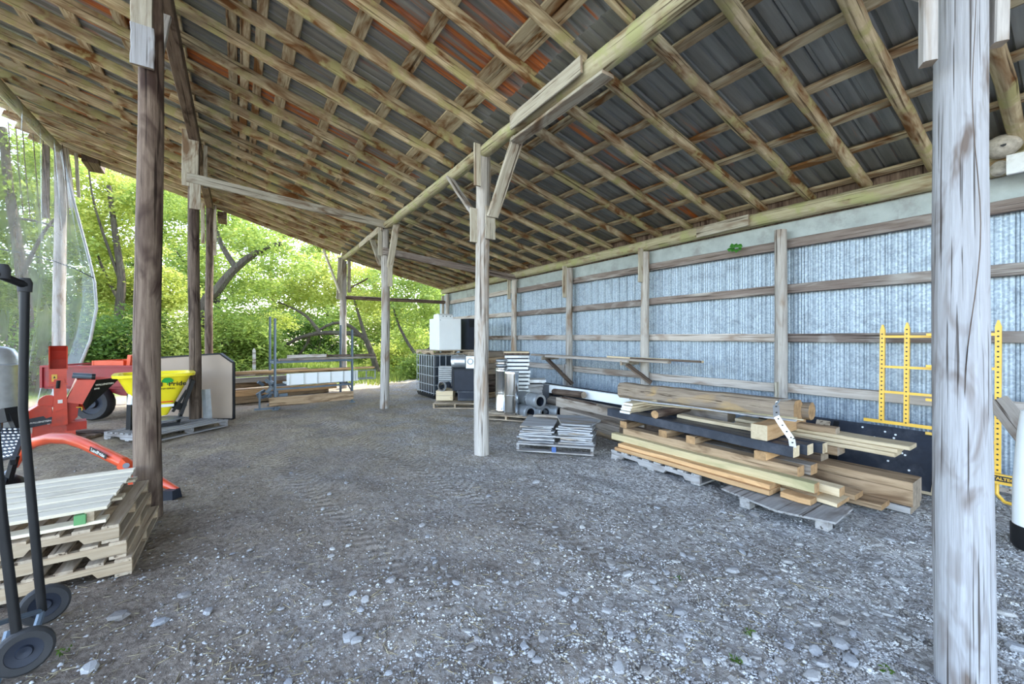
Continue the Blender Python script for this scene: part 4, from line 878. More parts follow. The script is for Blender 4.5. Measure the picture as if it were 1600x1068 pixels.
# ------------------------------------------------------------------ boxes on a pallet left of the centre post
l = Loc(711, 9.2)
pp = at(711, 528, 9.2); pallet('low pallet under the charcoal box, left of the centre post', tuple(Vector((pp.x, pp.y, 0))+Vector((SY, CY, 0))*.42), RZ, 1.0, .9, .12, 6, .1, 'pallet')
def fbox(name, label, cat, u0, u1, v0, v1, zc, depth, mat, extra=None):
    k = zc/630; p_ = at((u0+u1)/2, 528.3, zc); zb = 1.6-(v1-528.3)*k; hh = (v1-v0)*k; w_ = (u1-u0)*k
    t_ = thing(name, label, cat, (p_.x, p_.y, zb), RZ); o_ = MB().box((0, depth/2, hh/2), (w_, depth, hh)).build('case', M[mat], t_)
    bv_ = o_.modifiers.new('round', 'BEVEL'); bv_.width = .008; bv_.segments = 1; return t_, w_, hh
t1, w1, h1 = fbox('wooden_box', 'pale wooden box at the left front of the low pallet', 'box', 681, 707.5, 610, 625.5, 9.2, .4, 'pale')
MB().box((0, -.004, h1*.5), (w1*.96, .01, .01)).box((0, -.004, h1*.97), (w1, .01, .015)).build('seam', M['pallet'], t1)
t2, w2, h2 = fbox('charcoal_box', 'charcoal enamel stove box under the galvanised duct pieces', 'box', 706.5, 745, 576, 610.5, 9.25, .5, 'darkgrey')
MB().box((-w2*.5+.03, -.006, h2/2), (.02, .012, h2*.9)).box((0, -.006, h2-.015), (w2, .012, .02)).build('trim', M['black'], t2)
t3, w3, h3 = fbox('stove_base', 'dark base block under the charcoal stove box', 'box', 715, 745, 610.5, 626, 9.25, .45, 'navy')
MB().box((0, -.006, h3*.55), (w3*.85, .01, h3*.6)).build('panel', M['darkgrey'], t3)
t4, w4, h4 = fbox('grey_grille', 'grey louvred grille unit left of the charcoal stove box', 'grille', 685, 706, 572, 603, 9.6, .25, 'grille')
for k in range(9): MB().box((0, -.012, .04+(h4-.08)*k/8), (w4*.9, .02, .012), rx=.5).build('louvre', M['galvd'], t4)
t5, w5, h5 = fbox('dark_carton', 'dark support carton under the grey grille', 'box', 688, 707, 603, 625.5, 9.65, .4, 'navy')
MB().box((0, -.004, h5*.9), (w5, .01, .012)).build('lip', M['darkgrey'], t5)
k9 = 9.2/630
o = thing('duct_bucket', 'galvanised duct bucket lying on the charcoal box', 'duct', tuple(at(716, 575.5, 9.45)), RZ)
o.location.z = t2.location.z+h2
MB().tube([(-.17, .1, .145), (-.1, .1, .15), (.16, .1, .15)], [.125, .145, .15], 18).build('barrel', M['galv'], o, smooth=True)
MB().tube([(.155, .1, .15), (.175, .1, .15)], .156, 18).build('rim', M['galvd'], o, smooth=True); MB().box((-.12, -.045, .14), (.06, .01, .08)).build('label', M['decal'], o)
o = thing('duct_box', 'square galvanised duct box beside the duct bucket', 'duct', (at(735, 575, 9.45).x, at(735, 575, 9.45).y, t2.location.z+h2), RZ)
MB().box((0, .1, .14), (.2, .25, .28)).build('case', M['galv'], o); MB().lathe([(.05, 0), (.075, 0), (.075, .012), (.05, .012)], (-.0, -.03, .16), 14, 0, R90).build('collar', M['galvd'], o)
o = thing('pipe_elbow', 'short shiny pipe ring standing on the pale wooden box', 'pipe', (at(690, 609, 9.15).x, at(690, 609, 9.15).y, t1.location.z+h1), RZ-.5)
R_ = Matrix.Rotation(PI/2, 3, 'X')
MB().lathe([(.075, .1), (.105, .1), (.105, -.12), (.08, -.12), (.075, .1)], (0, .1, .105), 18, 0, R_).build('ring', M['steel'], o, smooth=True); MB().lathe([(.105, .1), (.115, .1), (.115, .06), (.105, .06)], (0, .1, .105), 18, 0, R_).build('lip', M['galvd'], o, smooth=True)

# ------------------------------------------------------------------ stainless chimney sections
pallet('low pallet under the standing chimney sections', (4.62, 6.78, 0), math.radians(-55), 1.0, .8, .10, 6, .09, 'pallet')
def chimney(label, x, y, H_, r, z0=.102):
    t_ = thing('chimney_section', label, 'chimney pipe', (x, y, z0))
    MB().lathe([(0, 0), (r*1.0, 0), (r*1.03, .01), (r*1.03, .05), (r, .055), (r, H_-.055), (r*1.03, H_-.05), (r*1.03, H_-.01), (r, H_), (r*.78, H_), (r*.78, H_-.3)], (0, 0, 0), 28).build('outer_shell', M['steel'], t_, smooth=True)
    MB().lathe([(r*.78, H_-.005), (r*.78, H_-.35), (0, H_-.35)], (0, 0, 0), 20).build('liner', M['galvd'], t_, smooth=True)
    MB().lathe([(r*1.01, .0), (r*1.045, .0), (r*1.045, .028), (r*1.01, .028)], (0, 0, H_*.42), 24).build('locking_band', M['steel'], t_, smooth=True); return t_
chimney('standing polished chimney section on the left, with the cowl on it', 4.47, 6.98, .86, .128)
chimney('standing polished chimney section on the right, open at the top', 4.47, 6.62, .85, .145)
o = thing('chimney_cowl', 'stacked chimney cowl rings on top of the left chimney section', 'chimney cowl', (4.47, 6.98, .965))
for k, (r_, z_) in enumerate(((.135, 0), (.115, .06), (.13, .11), (.12, .16))): MB().lathe([(r_*.7, z_), (r_, z_+.01), (r_, z_+.035), (r_*.75, z_+.05), (r_*.6, z_+.05)], (0, 0, 0), 22).build('ring', M['steel'] if k % 2 == 0 else M['galvd'], o, smooth=True)
def lying(label, u, v, r, dpt, yaw=.0, L_=.95):
    p_ = at(u, v, dpt); t_ = thing('chimney_section', label, 'chimney pipe', tuple(p_), yaw); R_ = Matrix.Rotation(-PI/2, 3, 'X')
    MB().lathe([(r*.66, .0), (r*.72, -.004), (r, -.004), (r*1.03, .01), (r*1.03, .05), (r, .06), (r, L_)], (0, 0, 0), 24, 0, R_).build('outer_shell', M['galvd'], t_, smooth=True)
    MB().lathe([(r*.68, -.006), (r*.98, -.006), (r*.98, .002), (r*.68, .002)], (0, 0, 0), 24, 0, R_).build('end_ring', M['galv'], t_)
    MB().lathe([(r*.66, 0), (r*.66, .6), (0, .6)], (0, 0, 0), 18, 0, R_).build('liner', M['darkgrey'], t_, smooth=True)
    MB().lathe([(r*1.0, 0), (r*1.05, 0), (r*1.05, .03), (r*1.0, .03)], (0, .3, 0), 20, 0, R_).build('locking_band', M['steel'], t_, smooth=True); return t_
lying('upper lying chimney pipe resting on the two lower ones', 844, 627, .138, 7.75, -.02)
lying('lower left lying chimney pipe with an open end', 829, 645, .138, 7.85, -.02)
lying('lower middle lying chimney pipe with an open end', 852, 645, .138, 7.85, -.02)
t_ = lying('short lying chimney pipe on the right with a shiny collar', 874, 643, .115, 7.9, .3, .4)
# white slabs
ORD = ['lowest', 'second', 'third', 'fourth', 'fifth', 'sixth', 'seventh', 'eighth', 'ninth', 'tenth', 'eleventh', 'twelfth']
p_ = at(808, 528, 8.5)
for k in range(10):
    o = MB().box((0, 0, 0), (.50, .45, .048)).box((0, .0, .038), (.44, .39, .03), mi=1).build('white_slab', [M['whitew'], M['darkgrey']]); o.location = (p_.x+random.uniform(-.015, .015), p_.y+random.uniform(-.015, .015), .52+.078*k if k else .52); o.rotation_euler = (0, 0, RZ+random.uniform(-.05, .05))  # dark inset box paints the shade in the gap above each slab
    tag(o, ORD[k]+' white slab'+(' from the bottom' if k else '')+' in the tall stack behind the chimney sections', 'slab', 'white slabs in the tall stack')
o = MB().box((0, 0, .24), (.46, .42, .48)).box((0, 0, .483), (.5, .45, .012)).build('support_crate', M['postdark']); o.location = (p_.x, p_.y, 0); o.rotation_euler[2] = RZ; tag(o, 'dark crate carrying the stack of white slabs', 'crate')
for k, (vv, mt) in enumerate(((551.5, 'postdark'),)):
    o = MB().box((0, 0, 0), (.55, .45, .035)).box((0, 0, .03), (.52, .42, .03), mi=1).build('top_board', [M[mt], M['pale']]); o.location = (p_.x-.02, p_.y, 1.28); o.rotation_euler[2] = RZ; tag(o, 'dark and pale boards capping the tall white slab stack', 'board')
p_ = at(834, 528, 8.6)
for k in range(11):
    o = MB().box((0, 0, 0), (.34, .40, .05)).box((0, 0, .026), (.3, .36, .008)).build('grey_tile', M['palletgrey']); o.location = (p_.x+random.uniform(-.02, .02), p_.y, .03+.058*k); o.rotation_euler[2] = RZ+random.uniform(-.05, .05)
    tag(o, ORD[k]+' thin grey slab'+(' from the bottom' if k else '')+' in the stack right of the white slabs', 'slab', 'grey slabs in the shorter stack')
o = MB().box((0, 0, 0), (.44, .42, .05)).box((0, 0, -.03), (.4, .38, .02)).build('white_slab', M['whitew']); o.location = (p_.x+.03, p_.y, .71); o.rotation_euler[2] = RZ; tag(o, 'single white slab topping the shorter grey stack', 'slab')
o = MB().box((0, 0, .3), (.16, .3, .6)).box((0, 0, .605), (.18, .32, .012)).build('dark_box', M['navy']); o.location = (at(851, 528, 8.7).x, at(851, 528, 8.7).y, 0); o.rotation_euler[2] = RZ; tag(o, 'dark narrow box between the grey slab stack and wall', 'box')

# ------------------------------------------------------------------ slates on a pallet
ang = math.atan2(3.92-4.74, 4.0-3.29); cx, cy = (3.29+4.0)/2-math.sin(ang)*.35, (4.74+3.92)/2+math.cos(ang)*.35
pt = pallet('grey pallet with a blue middle block under the slate shingles', (cx, cy, 0), ang, 1.08, .75, .115, 6, .1, 'palletgrey')
MB().box((0, -.38, .055), (.06, .03, .07)).build('blue_block', plain('blue_block_paint', (.05, .11, .3), .6), pt)['label'] = 'blue painted block'
ORD = ['lowest', 'second', 'third', 'fourth', 'fifth', 'sixth', 'seventh', 'eighth', 'ninth', 'tenth', 'eleventh', 'twelfth']
def shakes(label, group, ox, n):
    for k in range(n):
        w_ = random.uniform(.44, .53); d_ = random.uniform(.6, .72); z_ = .125+.0285*k; top = k >= n-2
        m_ = MB(); pts = []
        for (a_, b_) in ((-1, -1), (-.3, -1.03), (.4, -.98), (1, -1), (1.02, 0), (1, 1), (0, 1), (-1, 1), (-1.02, .2)): pts.append((a_*w_/2+random.uniform(-.02, .02), b_*d_/2+random.uniform(-.025, .025)))
        m_.prism(pts, random.uniform(.016, .024), axis='z', off=0)
        o_ = m_.build('slate_shingle', M['shake']); o_.location = (cx+math.cos(ang)*ox, cy+math.sin(ang)*ox, z_); o_.rotation_euler = (random.uniform(-.02, .02), random.uniform(-.03, .03), ang+random.uniform(-.05, .05))
        tag(o_, ORD[k]+' '+label+(', counting from the bottom' if k else ''), 'shingle', group)
shakes('grey slate shingle of the left pile on the pallet', 'slate shingles in the left pile', -.27, 9)
shakes('grey slate shingle of the right pile on the pallet', 'slate shingles in the right pile', .28, 9)
o = MB().prism([(-.27, -.05), (.2, -.06), (.25, .04), (-.22, .05)], .03, axis='z').build('bark_slab', M['grey']); o.location = (cx+.05, cy+.22, .395); o.rotation_euler = (0, 0, ang); tag(o, 'narrow grey slab lying across the back of both slate piles', 'slab')
o = MB().prism([(-.3, -.3), (.1, -.32), (.34, .05), (.12, .3), (-.28, .28)], .022, axis='z').build('slate_shingle', M['shake']); o.location = (cx+math.cos(ang)*.3, cy+math.sin(ang)*.3, .39); o.rotation_euler = (.03, .06, ang+.3); tag(o, 'skewed pointed slate shingle topping the right pile', 'shingle')

# ------------------------------------------------------------------ timbers lying along the wall between the slates and the lumber pile
lumber('long white painted beam lying at the foot of the wall', (5.48, 6.95, .53), (5.50, 3.7, .53), .07, .17, 'white', 'white', 'white_beam', 'beam')
lumber('black painted board behind the long white beam', (5.68, 7.1, .40), (5.68, 3.6, .40), .05, .42, 'navy', 'navy', 'black_board')
lumber('dark rough timber block on top of the grey beams', (5.28, 6.28, .52), (5.30, 5.45, .55), .15, .12, 'postdark', 'endgrey', 'timber', 'timber', log=True)
lumber('squared grey beam lying right of the chimney pipes', (5.16, 5.95, .38), (5.15, 3.9, .34), .22, .18, 'grey', 'endgrey', 'timber', 'timber')
lumber('second grey beam lower in front of the squared one', (4.98, 5.6, .22), (4.85, 4.1, .20), .24, .22, 'grey', 'endgrey', 'timber', 'timber')
lumber('brown round log lowest behind the slate piles', (4.86, 5.4, .10), (4.85, 3.9, .1), .19, .19, 'log', 'endgrey', 'timber', 'timber', log=True)
lumber('thin dark lath on the grey beams behind the slates', (5.08, 5.8, .485), (5.08, 4.9, .46), .04, .03, 'postdark', 'endgrey', 'lath')
lumber('grey round log under the white beam', (5.5, 6.9, .28), (5.5, 3.9, .28), .2, .2, 'grey', 'endgrey', 'timber', 'timber', log=True)
lumber('dark log on the ground against the wall behind the white beam', (5.65, 7.0, .1), (5.65, 3.7, .1), .2, .2, 'log', 'endgrey', 'timber', 'timber', log=True)
lumber('dark squared timber on the ground under the squared grey beam', (5.3, 6.0, .13), (5.3, 3.9, .13), .22, .24, 'postdark', 'endgrey', 'timber', 'timber')

# ------------------------------------------------------------------ wall shelf
c = thing('wall_shelf', 'two slanted wooden brackets on the wall holding long strips', 'shelf', (6.2, 6.2, 1.1))
def brace(y0_, y1_): member('brace', (6.30, y1_, .55 if y0_ > 6 else .78), (6.0, y0_, 1.12), .04, .11, 'postdark', c, up=(1, 0, 0)); member('arm', (6.36, y0_-.0, 1.14), (5.85, y0_+.0, 1.14), .04, .08, 'board', c)
brace(7.4, 6.85); brace(5.05, 4.72)
for lb, (ya, yb, x_, z_, w_, h_, mt) in {'longest grey strip on the wall shelf': (7.9, 4.1, 5.95, 1.20, .10, .045, 'grey'), 'brown strip under the longest one on the wall shelf': (7.5, 4.6, 6.06, 1.195, .12, .05, 'brown'), 'thin pale lath sticking out right from the wall shelf': (5.6, 3.6, 6.1, 1.23, .05, .035, 'pale'), 'short dark strip on the right end of the wall shelf': (4.9, 3.55, 5.95, 1.235, .05, .03, 'postdark'), 'white lath at the front of the wall shelf': (7.3, 4.9, 5.88, 1.185, .05, .045, 'girt2')}.items():
    lumber(lb, (x_, ya, z_), (x_, yb, z_), w_, h_, mt, mt, 'lath')

# ------------------------------------------------------------------ the big lumber pile
pallet('dark grey pallet under the left half of the lumber pile', (4.68, 3.1, 0), 0, 1.1, 1.25, .115, 8, .1, 'palletgrey')
pp = thing('plywood_deck', 'weathered plywood sheet on blocks under the right end of the lumber pile', 'plywood', (4.5, 1.62, 0))
MB().prism([(-.62, .0), (-.48, -.38), (-.02, -.36), (.3, .5), (-.5, .55)], .018, axis='z', off=.085).build('sheet', M['palletgrey'], pp); 
for (x_, y_) in ((-.42, -.28), (-.5, .3), (.0, -.2), (.1, .4)): MB().box((x_, y_, .042), (.1, .09, .083)).build('block', M['palletgrey'], pp)
def pile(label, X, ya, yb, zc_, w_, h_, mat, name='lumber_board', cat='board', end='endgrain', za=None, **k):
    lumber(label, (X+w_/2, ya, zc_ if za is None else za), (X+w_/2, yb, zc_), w_, h_, mat, end, name, cat, **k)
pile('lowest fresh orange board at the front of the lumber pile', 4.12, 3.66, 1.78, .142, .24, .046, 'lumber')
pile('fresh orange board lying on the lowest one at the pile front', 4.15, 3.63, 1.79, .19, .24, .046, 'lumber')
pile('greenish treated timber above the fresh orange boards', 4.26, 3.84, 1.47, .252, .11, .085, 'treated', 'timber', 'timber')
pile('rough board lying flat behind the greenish timber', 4.42, 3.6, 1.5, .16, .26, .06, 'brown'); pile('pale board end next to the treated timber', 4.40, 2.4, 1.33, .235, .13, .075, 'pale')
pile('brown flat board near the ground at the pile right', 4.68, 2.4, 1.30, .135, .22, .05, 'brown'); pile('worn tan board poking out low on the plywood', 4.35, 2.05, 1.33, .13, .3, .035, 'pale'); pile('short orange offcut on the plywood sheet', 4.2, 1.72, 1.48, .135, .14, .05, 'lumber')
pile('brown grey timber lying on the treated timber', 4.36, 3.72, 1.64, .33, .15, .10, 'brown', 'timber', 'timber')
pile('grey timber beside the brown grey one near the pile middle', 4.55, 3.3, 1.60, .325, .16, .095, 'grey', 'timber', 'timber')
pile('large brown squared timber at the right end of the pile', 5.02, 3.0, .98, .19, .30, .22, 'brown', 'timber', 'timber', 'endgrey')
pile('flat brown board under the large brown timber', 4.78, 2.4, 1.14, .07, .3, .05, 'brown')
lumber('grey plank laid on the ground beneath the large brown timber', (5.2, 3.0, .035), (5.2, 1.0, .035), .34, .06, 'palletgrey', 'endgrey')
for k, (y_, lb) in enumerate(((3.69, 'leftmost orange cross block under the black beam'), (3.08, 'second orange cross block under the black beam'), (2.71, 'third cross block under the black beam'), (1.96, 'rightmost cross block under the black beam'))):
    lumber(lb, (4.33, y_, .425), (5.35, y_+.03, .425), .11, .085, 'brown' if k < 3 else 'lumber', 'endgrain', 'cross_block', 'timber')
lumber('long black painted beam across the lumber pile', (4.42, 4.0, .55), (4.42, 1.67, .52), .14, .105, 'navy', 'pale', 'black_beam', 'beam')
lumber('second black painted beam behind the long one', (4.60, 3.9, .53), (4.60, 1.62, .52), .14, .10, 'navy', 'pale', 'black_beam', 'beam')
lumber('third black beam at the back with a worn end', (4.78, 3.85, .53), (4.78, 1.56, .52), .12, .10, 'navy', 'pale', 'black_beam', 'beam')
lumber('dark round cross log on the black beams', (4.33, 3.19, .645), (5.3, 3.25, .645), .11, .1, 'postdark', 'endgrain', 'cross_block', 'timber', log=True)
lumber('square light cross timber with a pale sawn end', (4.30, 1.95, .66), (5.4, 2.02, .66), .15, .15, 'lumber', 'pale', 'cross_timber', 'timber')
for k in range(4): lumber(('lowest', 'second', 'third', 'topmost')[k]+' short pale board of the small stack at the pile left end', (4.32+.02*k, 3.66, .60+.034*k), (5.2, 3.72, .60+.034*k), .16, .03, 'pale', 'whitew', 'board_offcut')
lumber('huge weathered log timber on top of the lumber pile', (5.05, 4.32, .78), (5.12, 1.92, .80), .24, .23, 'log', 'endgrain', 'log_timber', 'timber', ch=.045, seg=14, wob=.009)
lumber('stub of round log behind the strap end of the log timber', (5.30, 2.3, .78), (5.30, 1.85, .78), .2, .2, 'log', 'endgrain', 'log_stub', 'timber', log=True)
lumber('cream board between the log timber and black beams', (4.72, 3.1, .60), (4.72, 2.05, .60), .12, .04, 'pale', 'pale')
lumber('long white blue strip slanting over the pile', (4.60, 3.8, .735), (4.62, 1.75, .775), .05, .016, 'galvs' if 'galvs' in M else 'postnear', 'postnear', 'lath')
lumber('thin yellow strip slanting over the pile', (4.68, 3.6, .69), (4.66, 1.70, .79), .03, .012, 'ystrip' if 'ystrip' in M else 'pale', 'pale', 'lath'); lumber('second thin pale green strip beside the yellow one', (4.75, 3.6, .69), (4.78, 1.8, .775), .025, .012, 'treated', 'treated', 'lath')
for k, (x_, ya, yb, z_, lb) in enumerate(((5.10, 2.6, 1.02, .585, 'top pale board of the stack sticking out right of the pile'), (5.08, 2.6, 1.10, .545, 'second pale board of the stack sticking out right'), (5.08, 2.5, 1.12, .505, 'lowest pale board of the stack sticking out right'))):
    lumber(lb, (x_+.13, ya, z_), (x_+.13, yb, z_), .24, .038, 'pale', 'pale')
lumber('short brown block on the pale boards at the right', (5.16, 1.98, .635), (5.18, 1.58, .635), .14, .06, 'brown', 'endgrey', 'wood_block', 'block')
lumber('orange brown timber under the pale boards at the pile right', (5.16, 2.6, .44), (5.18, 1.55, .44), .22, .09, 'brown', 'endgrey', 'timber', 'timber')
lumber('dark timber under the orange brown one at the pile right', (5.2, 2.7, .345), (5.2, 1.7, .345), .2, .09, 'postdark', 'endgrey', 'timber', 'timber')
lumber('worn post lying deep in the pile under the log timber', (5.2, 4.2, .60), (5.22, 2.7, .6), .2, .14, 'grey', 'endgrey', 'timber', 'timber')
lumber('grey beam deep in the pile under the worn post', (5.2, 4.2, .42), (5.2, 2.8, .42), .24, .2, 'grey', 'endgrey', 'timber', 'timber')
lumber('dark beam at the pile bottom under the grey beam', (5.2, 4.2, .2), (5.2, 3.05, .2), .24, .24, 'postdark', 'endgrey', 'timber', 'timber')
o = thing('strap_hanger', 'perforated metal strap draped over the square light cross timber', 'strap', (4.45, 1.86, .9))
pts = [(.42, .05, .04), (.12, .03, .06), (.0, .0, .03), (-.06, -.03, -.07), (-.07, -.1, -.17), (-.08, -.17, -.26), (-.08, -.18, -.34)]
m = MB()
for a_, b_ in zip(pts[:-1], pts[1:]): m.bar(a_, b_, .055, .006, up=(1, .3, .3))
m.build('band', M['strap'], o)
for k in range(10):
    f_ = k/9*(len(pts)-2.01)+1; i_ = int(f_); q = Vector(pts[i_]).lerp(Vector(pts[min(i_+1, 6)]), f_-i_); MB().box(tuple(q+Vector((-.006, -.004, .003))), (.012, .012, .012)).build('hole', M['ink'], o)

# ------------------------------------------------------------------ black sheets leaning on the wall, yellow scaffold frames
c = thing('plywood_sheet', 'large black plywood sheet leaning on the wall behind the pile', 'panel', (5.85, 1.0, .01))
m = MB(); m.bar((0, .0, .33), (0, 1.45, .33), .022, .70, up=(0, 0, 1)); o = m.build('sheet', M['navy'], c); 
MB().bar((-.012, -.005, -.005), (-.012, .5, -.005), .02, .03).bar((-.012, .0, 0), (-.012, .0, .66), .02, .02).build('pale_edge', M['pale'], c)
for k in range(14): 
    y_, z_ = random.uniform(.05, 1.3), random.uniform(.05, .64); MB().lathe([(0, 0), (.011, 0), (.011, .003), (0, .003)], (-.012, y_, z_), 8, 0, Matrix.Rotation(-PI/2, 3, 'Y')).build('paint_fleck', M['white'], c)
MB().box((-.03, 1.03, .585), (.03, .14, .09)).build('wood_cleat', M['pallet'], c); MB().box((-.02, .9, .32), (.02, .05, .66)).build('batten', M['black'], c)
c.rotation_euler = (0, math.radians(34), 0)
o = MB().bar((0, 0, .28), (0, .9, .28), .02, .56).bar((-.012, .45, .28), (-.012, .5, .28), .02, .56).build('dark_sheet', M['black']); o.location = (5.66, 1.75, 0); o.rotation_euler = (0, math.radians(20), 0); tag(o, 'smaller dark sheet standing between the pile and the black plywood', 'panel')
def scaffold(label, x, yl, ups, zb, zt, bars, lean=.04):
    t_ = thing('scaffold_frame', label, 'scaffold frame', (x, yl, zb)); 
    for y_, z0_, z1_ in ups:
        m_ = MB(); m_.box((0, y_, (z0_+z1_)/2), (.04, .042, z1_-z0_)); m_.prism([(y_-.02, z1_), (y_+.02, z1_), (y_+.006, z1_+.06), (y_-.006, z1_+.06)], .03, axis='x', off=-.015); u_ = m_.build('upright', M['yellow'], t_)
        hm = MB(); k_ = int((z1_-z0_)/.05)
        for q in range(k_): hm.lathe([(0, 0), (.0085, 0), (.0085, .002), (0, .002)], (-.0205, y_, z0_+.03+q*.05), 8, 0, Matrix.Rotation(-PI/2, 3, 'Y'))
        hm.build('hole_row', M['ink'], u_)
    for y0_, y1_, z_, h_ in bars: MB().box((0, (y0_+y1_)/2, z_), (.035, abs(y1_-y0_), h_)).build('rail', M['yellow'], t_)
    t_.rotation_euler = (0, lean, 0); return t_
s1 = scaffold('yellow scaffold frame on top of the black plywood, left of the near post', 6.22, 1.48, [(0, 0, 1.08), (-.21, .0, 1.1)], .62, 1.7, [(.0, -.72, 1.0, .028), (0, -.72, .65, .028), (0, -.72, .36, .028), (.16, -.72, .01, .035)])
s2 = scaffold('yellow scaffold frame right of the near post with a black name plate', 6.12, .60, [(0, 0.02, 1.50)], .22, 1.7, [(0.0, .5, 1.42, .028), (0, .5, 1.08, .028), (0, .5, .72, .028), (0, .5, .36, .028)])
MB().box((-.08, -.3, .0), (.05, 1.0, .035)).box((-.08, -.3, .07), (.05, 1.0, .012)).build('foot_beam', M['yellow'], s2)
o = MB().box((-.105, -.22, .035), (.006, .5, .052)).build('name_plate', M['ink'], s2); text('METALTECH', .038, M['yellow'], s2, (-.112, -.035, .035), (PI/2, 0, -PI/2), bold=.001)
MB().tube([(-.05, .0, -.02), (-.06, .0, -.12), (-.08, -.05, -.18), (-.16, -.3, -.2)], .016, 8).build('curved_leg', M['yellow'], s2, smooth=True)
# white drum with black foot at right edge, beige board on it
c = thing('white_drum', 'tall white plastic drum with a black base at the right edge', 'drum', tuple(at(1624, 528, 3.02).xy)+(0.01,))
MB().lathe([(0, .17), (.132, .17), (.128, .5), (.108, .85), (.09, 1.04), (.03, 1.07), (0, 1.07)], (0, 0, 0), 24).build('body', M['white'], c, smooth=True); MB().lathe([(0, 0), (.125, 0), (.14, .03), (.142, .17), (.13, .18)], (0, 0, 0), 24).build('base', M['black'], c, smooth=True)
MB().tube([(-.125, -.08, .6), (-.15, -.1, .58), (-.15, -.1, .5), (-.125, -.08, .48)], .008, 6).build('clip', M['galv'], c)
lumber('beige board end leaning behind the white drum', (5.9, .58, 1.02), (5.2, .30, .72), .16, .03, 'girt2', 'girt2', roll=.6)
# nest, plate board, vine sprig
pn = at(1566, 229, 4.02)
c = thing('wasp_nest', 'large papery grey wasp nest on the wall plate beside the near post', 'wasp nest', tuple(pn))
m = MB(); vs = []; nn = 16
for i in range(11):
    t_ = PI*i/10
    for j in range(nn):
        a_ = 2*PI*j/nn; r_ = .128*math.sin(t_)*(1+.06*math.sin(5*t_)+random.uniform(-.03, .03)); vs.append((r_*math.cos(a_)*1.15, r_*math.sin(a_), -.11*math.cos(t_)))
m.add(vs, [(i*nn+j, i*nn+(j+1) % nn, (i+1)*nn+(j+1) % nn, (i+1)*nn+j) for i in range(10) for j in range(nn)]); m.build('shell', M['nest'], c, smooth=True)
MB().lathe([(0, 0), (.018, 0), (.02, .004), (0, .004)], (0, 0, 0), 10).build('entrance_hole', M['ink'], c, loc=(-.138, -.02, -.025), rot=(0, -PI/2, .1))
c = thing('wasp_nest', 'small papery wasp nest below the large one', 'wasp nest', tuple(at(1561, 263, 4.06)))
m = MB(); m.lathe([(0, -.09), (.05, -.06), (.07, 0), (.05, .06), (0, .09)], (0, 0, 0), 12, 0, Matrix.Rotation(.7, 3, 'Y')); m.build('shell', M['nest'], c, smooth=True); MB().lathe([(0, 0), (.01, 0), (.011, .003), (0, .003)], (-.03, -.05, 0), 8).build('entrance_hole', M['ink'], c)
pq = at(1573, 259, 3.93); lumber('short white board on the wall plate right of the near post', (pq.x, pq.y, pq.z), (pq.x-.02, pq.y-.75, pq.z), .05, .19, 'whitew', 'whitew', 'white_board')
c = thing('vine_sprig', 'bright green vine sprig pushing in at the top of the wall', 'vine', (6.44, 3.22, 2.97))
for k in range(13):
    a_ = random.uniform(0, 2*PI); r_ = random.uniform(.02, .11); m = MB(); s_ = random.uniform(.035, .06)
    m.add([(0, -s_*.1, 0), (s_*.7, s_*.5, .008), (s_*.35, s_*1.0, 0), (0, s_*1.35, -.01), (-s_*.35, s_*1.0, 0), (-s_*.7, s_*.5, .008), (0, s_*.5, .012)], [(0, 1, 6), (1, 2, 6), (2, 3, 6), (3, 4, 6), (4, 5, 6), (5, 0, 6)])
    m.build('leaf', M['sprig'], c, loc=(-.10+random.uniform(-.04, .04), r_*math.cos(a_), r_*math.sin(a_)*.6), rot=(random.uniform(.8, 1.8), random.uniform(-.6, .6), -PI/2+random.uniform(-.7, .7)))
MB().tube([(.1, 0, .05), (0, .02, .02), (-.08, .03, 0), (-.1, -.05, -.02)], .005, 5).build('stem', M['sprig'], c)

# ------------------------------------------------------------------ netting over the open front
top = [(-3.5, y_, 6.15-.03*math.sin(y_*3)) for y_ in np.linspace(7.2, 13.7, 34)]
edge = [(98, 235, 9.5), (112, 300, 9.45), (124, 350, 9.4), (136, 400, 9.3), (144, 440, 9.2), (146, 480, 9.1), (136, 530, 9.0), (112, 590, 8.9), (82, 640, 8.8), (60, 672, 8.7)]
E = [at(*q) for q in edge]; n1, n2_ = 34, 10; V = []; Fc = []
for i in range(n2_):
    for j in range(n1):
        f_ = j/(n1-1); g_ = i/(n2_-1); base_ = Vector((-3.5-.15*math.sin(g_*3), 7.2+6.5*f_, 6.15-5.8*g_)); e_ = E[i]; blend = f_**3
        p_ = base_.lerp(e_, blend) if j < n1-1 else e_; 
        V.append((p_.x+.07*math.sin(j*1.7+g_*3)*(1-.3*f_), p_.y+.03*math.sin(j*2.3), p_.z+.02*math.sin(j*1.1)))
for i in range(n2_-1):
    for j in range(n1-1): a_ = i*n1+j; Fc.append((a_, a_+1, a_+n1+1, a_+n1))
c = thing('netting', 'torn pale shade netting hanging from the front eave', 'netting', (0, 0, 0))
m = MB(); m.add(V, Fc); o = m.build('mesh_sheet', M['net'], c, smooth=True)
m = MB(); m.tube([Vector(V[i*n1+n1-1]) for i in range(n2_)], .028, 6); m.build('gathered_edge', M['galvw'] if 'galvw' in M else M['grille'], c, smooth=True)
m = MB(); m.tube([at(-5, 388, 9.0), at(40, 396, 9.0), at(85, 408, 9.1), at(118, 420, 9.1), at(146, 434, 9.15)], .012, 6); m.build('rope', M['black'], c)
for k in range(7):
    u_ = 10+14*k+random.uniform(-4, 4); m = MB(); m.tube([at(u_, 190+6*k, 9.3), at(u_+4, 260, 9.3), at(u_+12, 330+6*k, 9.25)], .009, 5); m.build('torn_strand', M['postdark'], c)
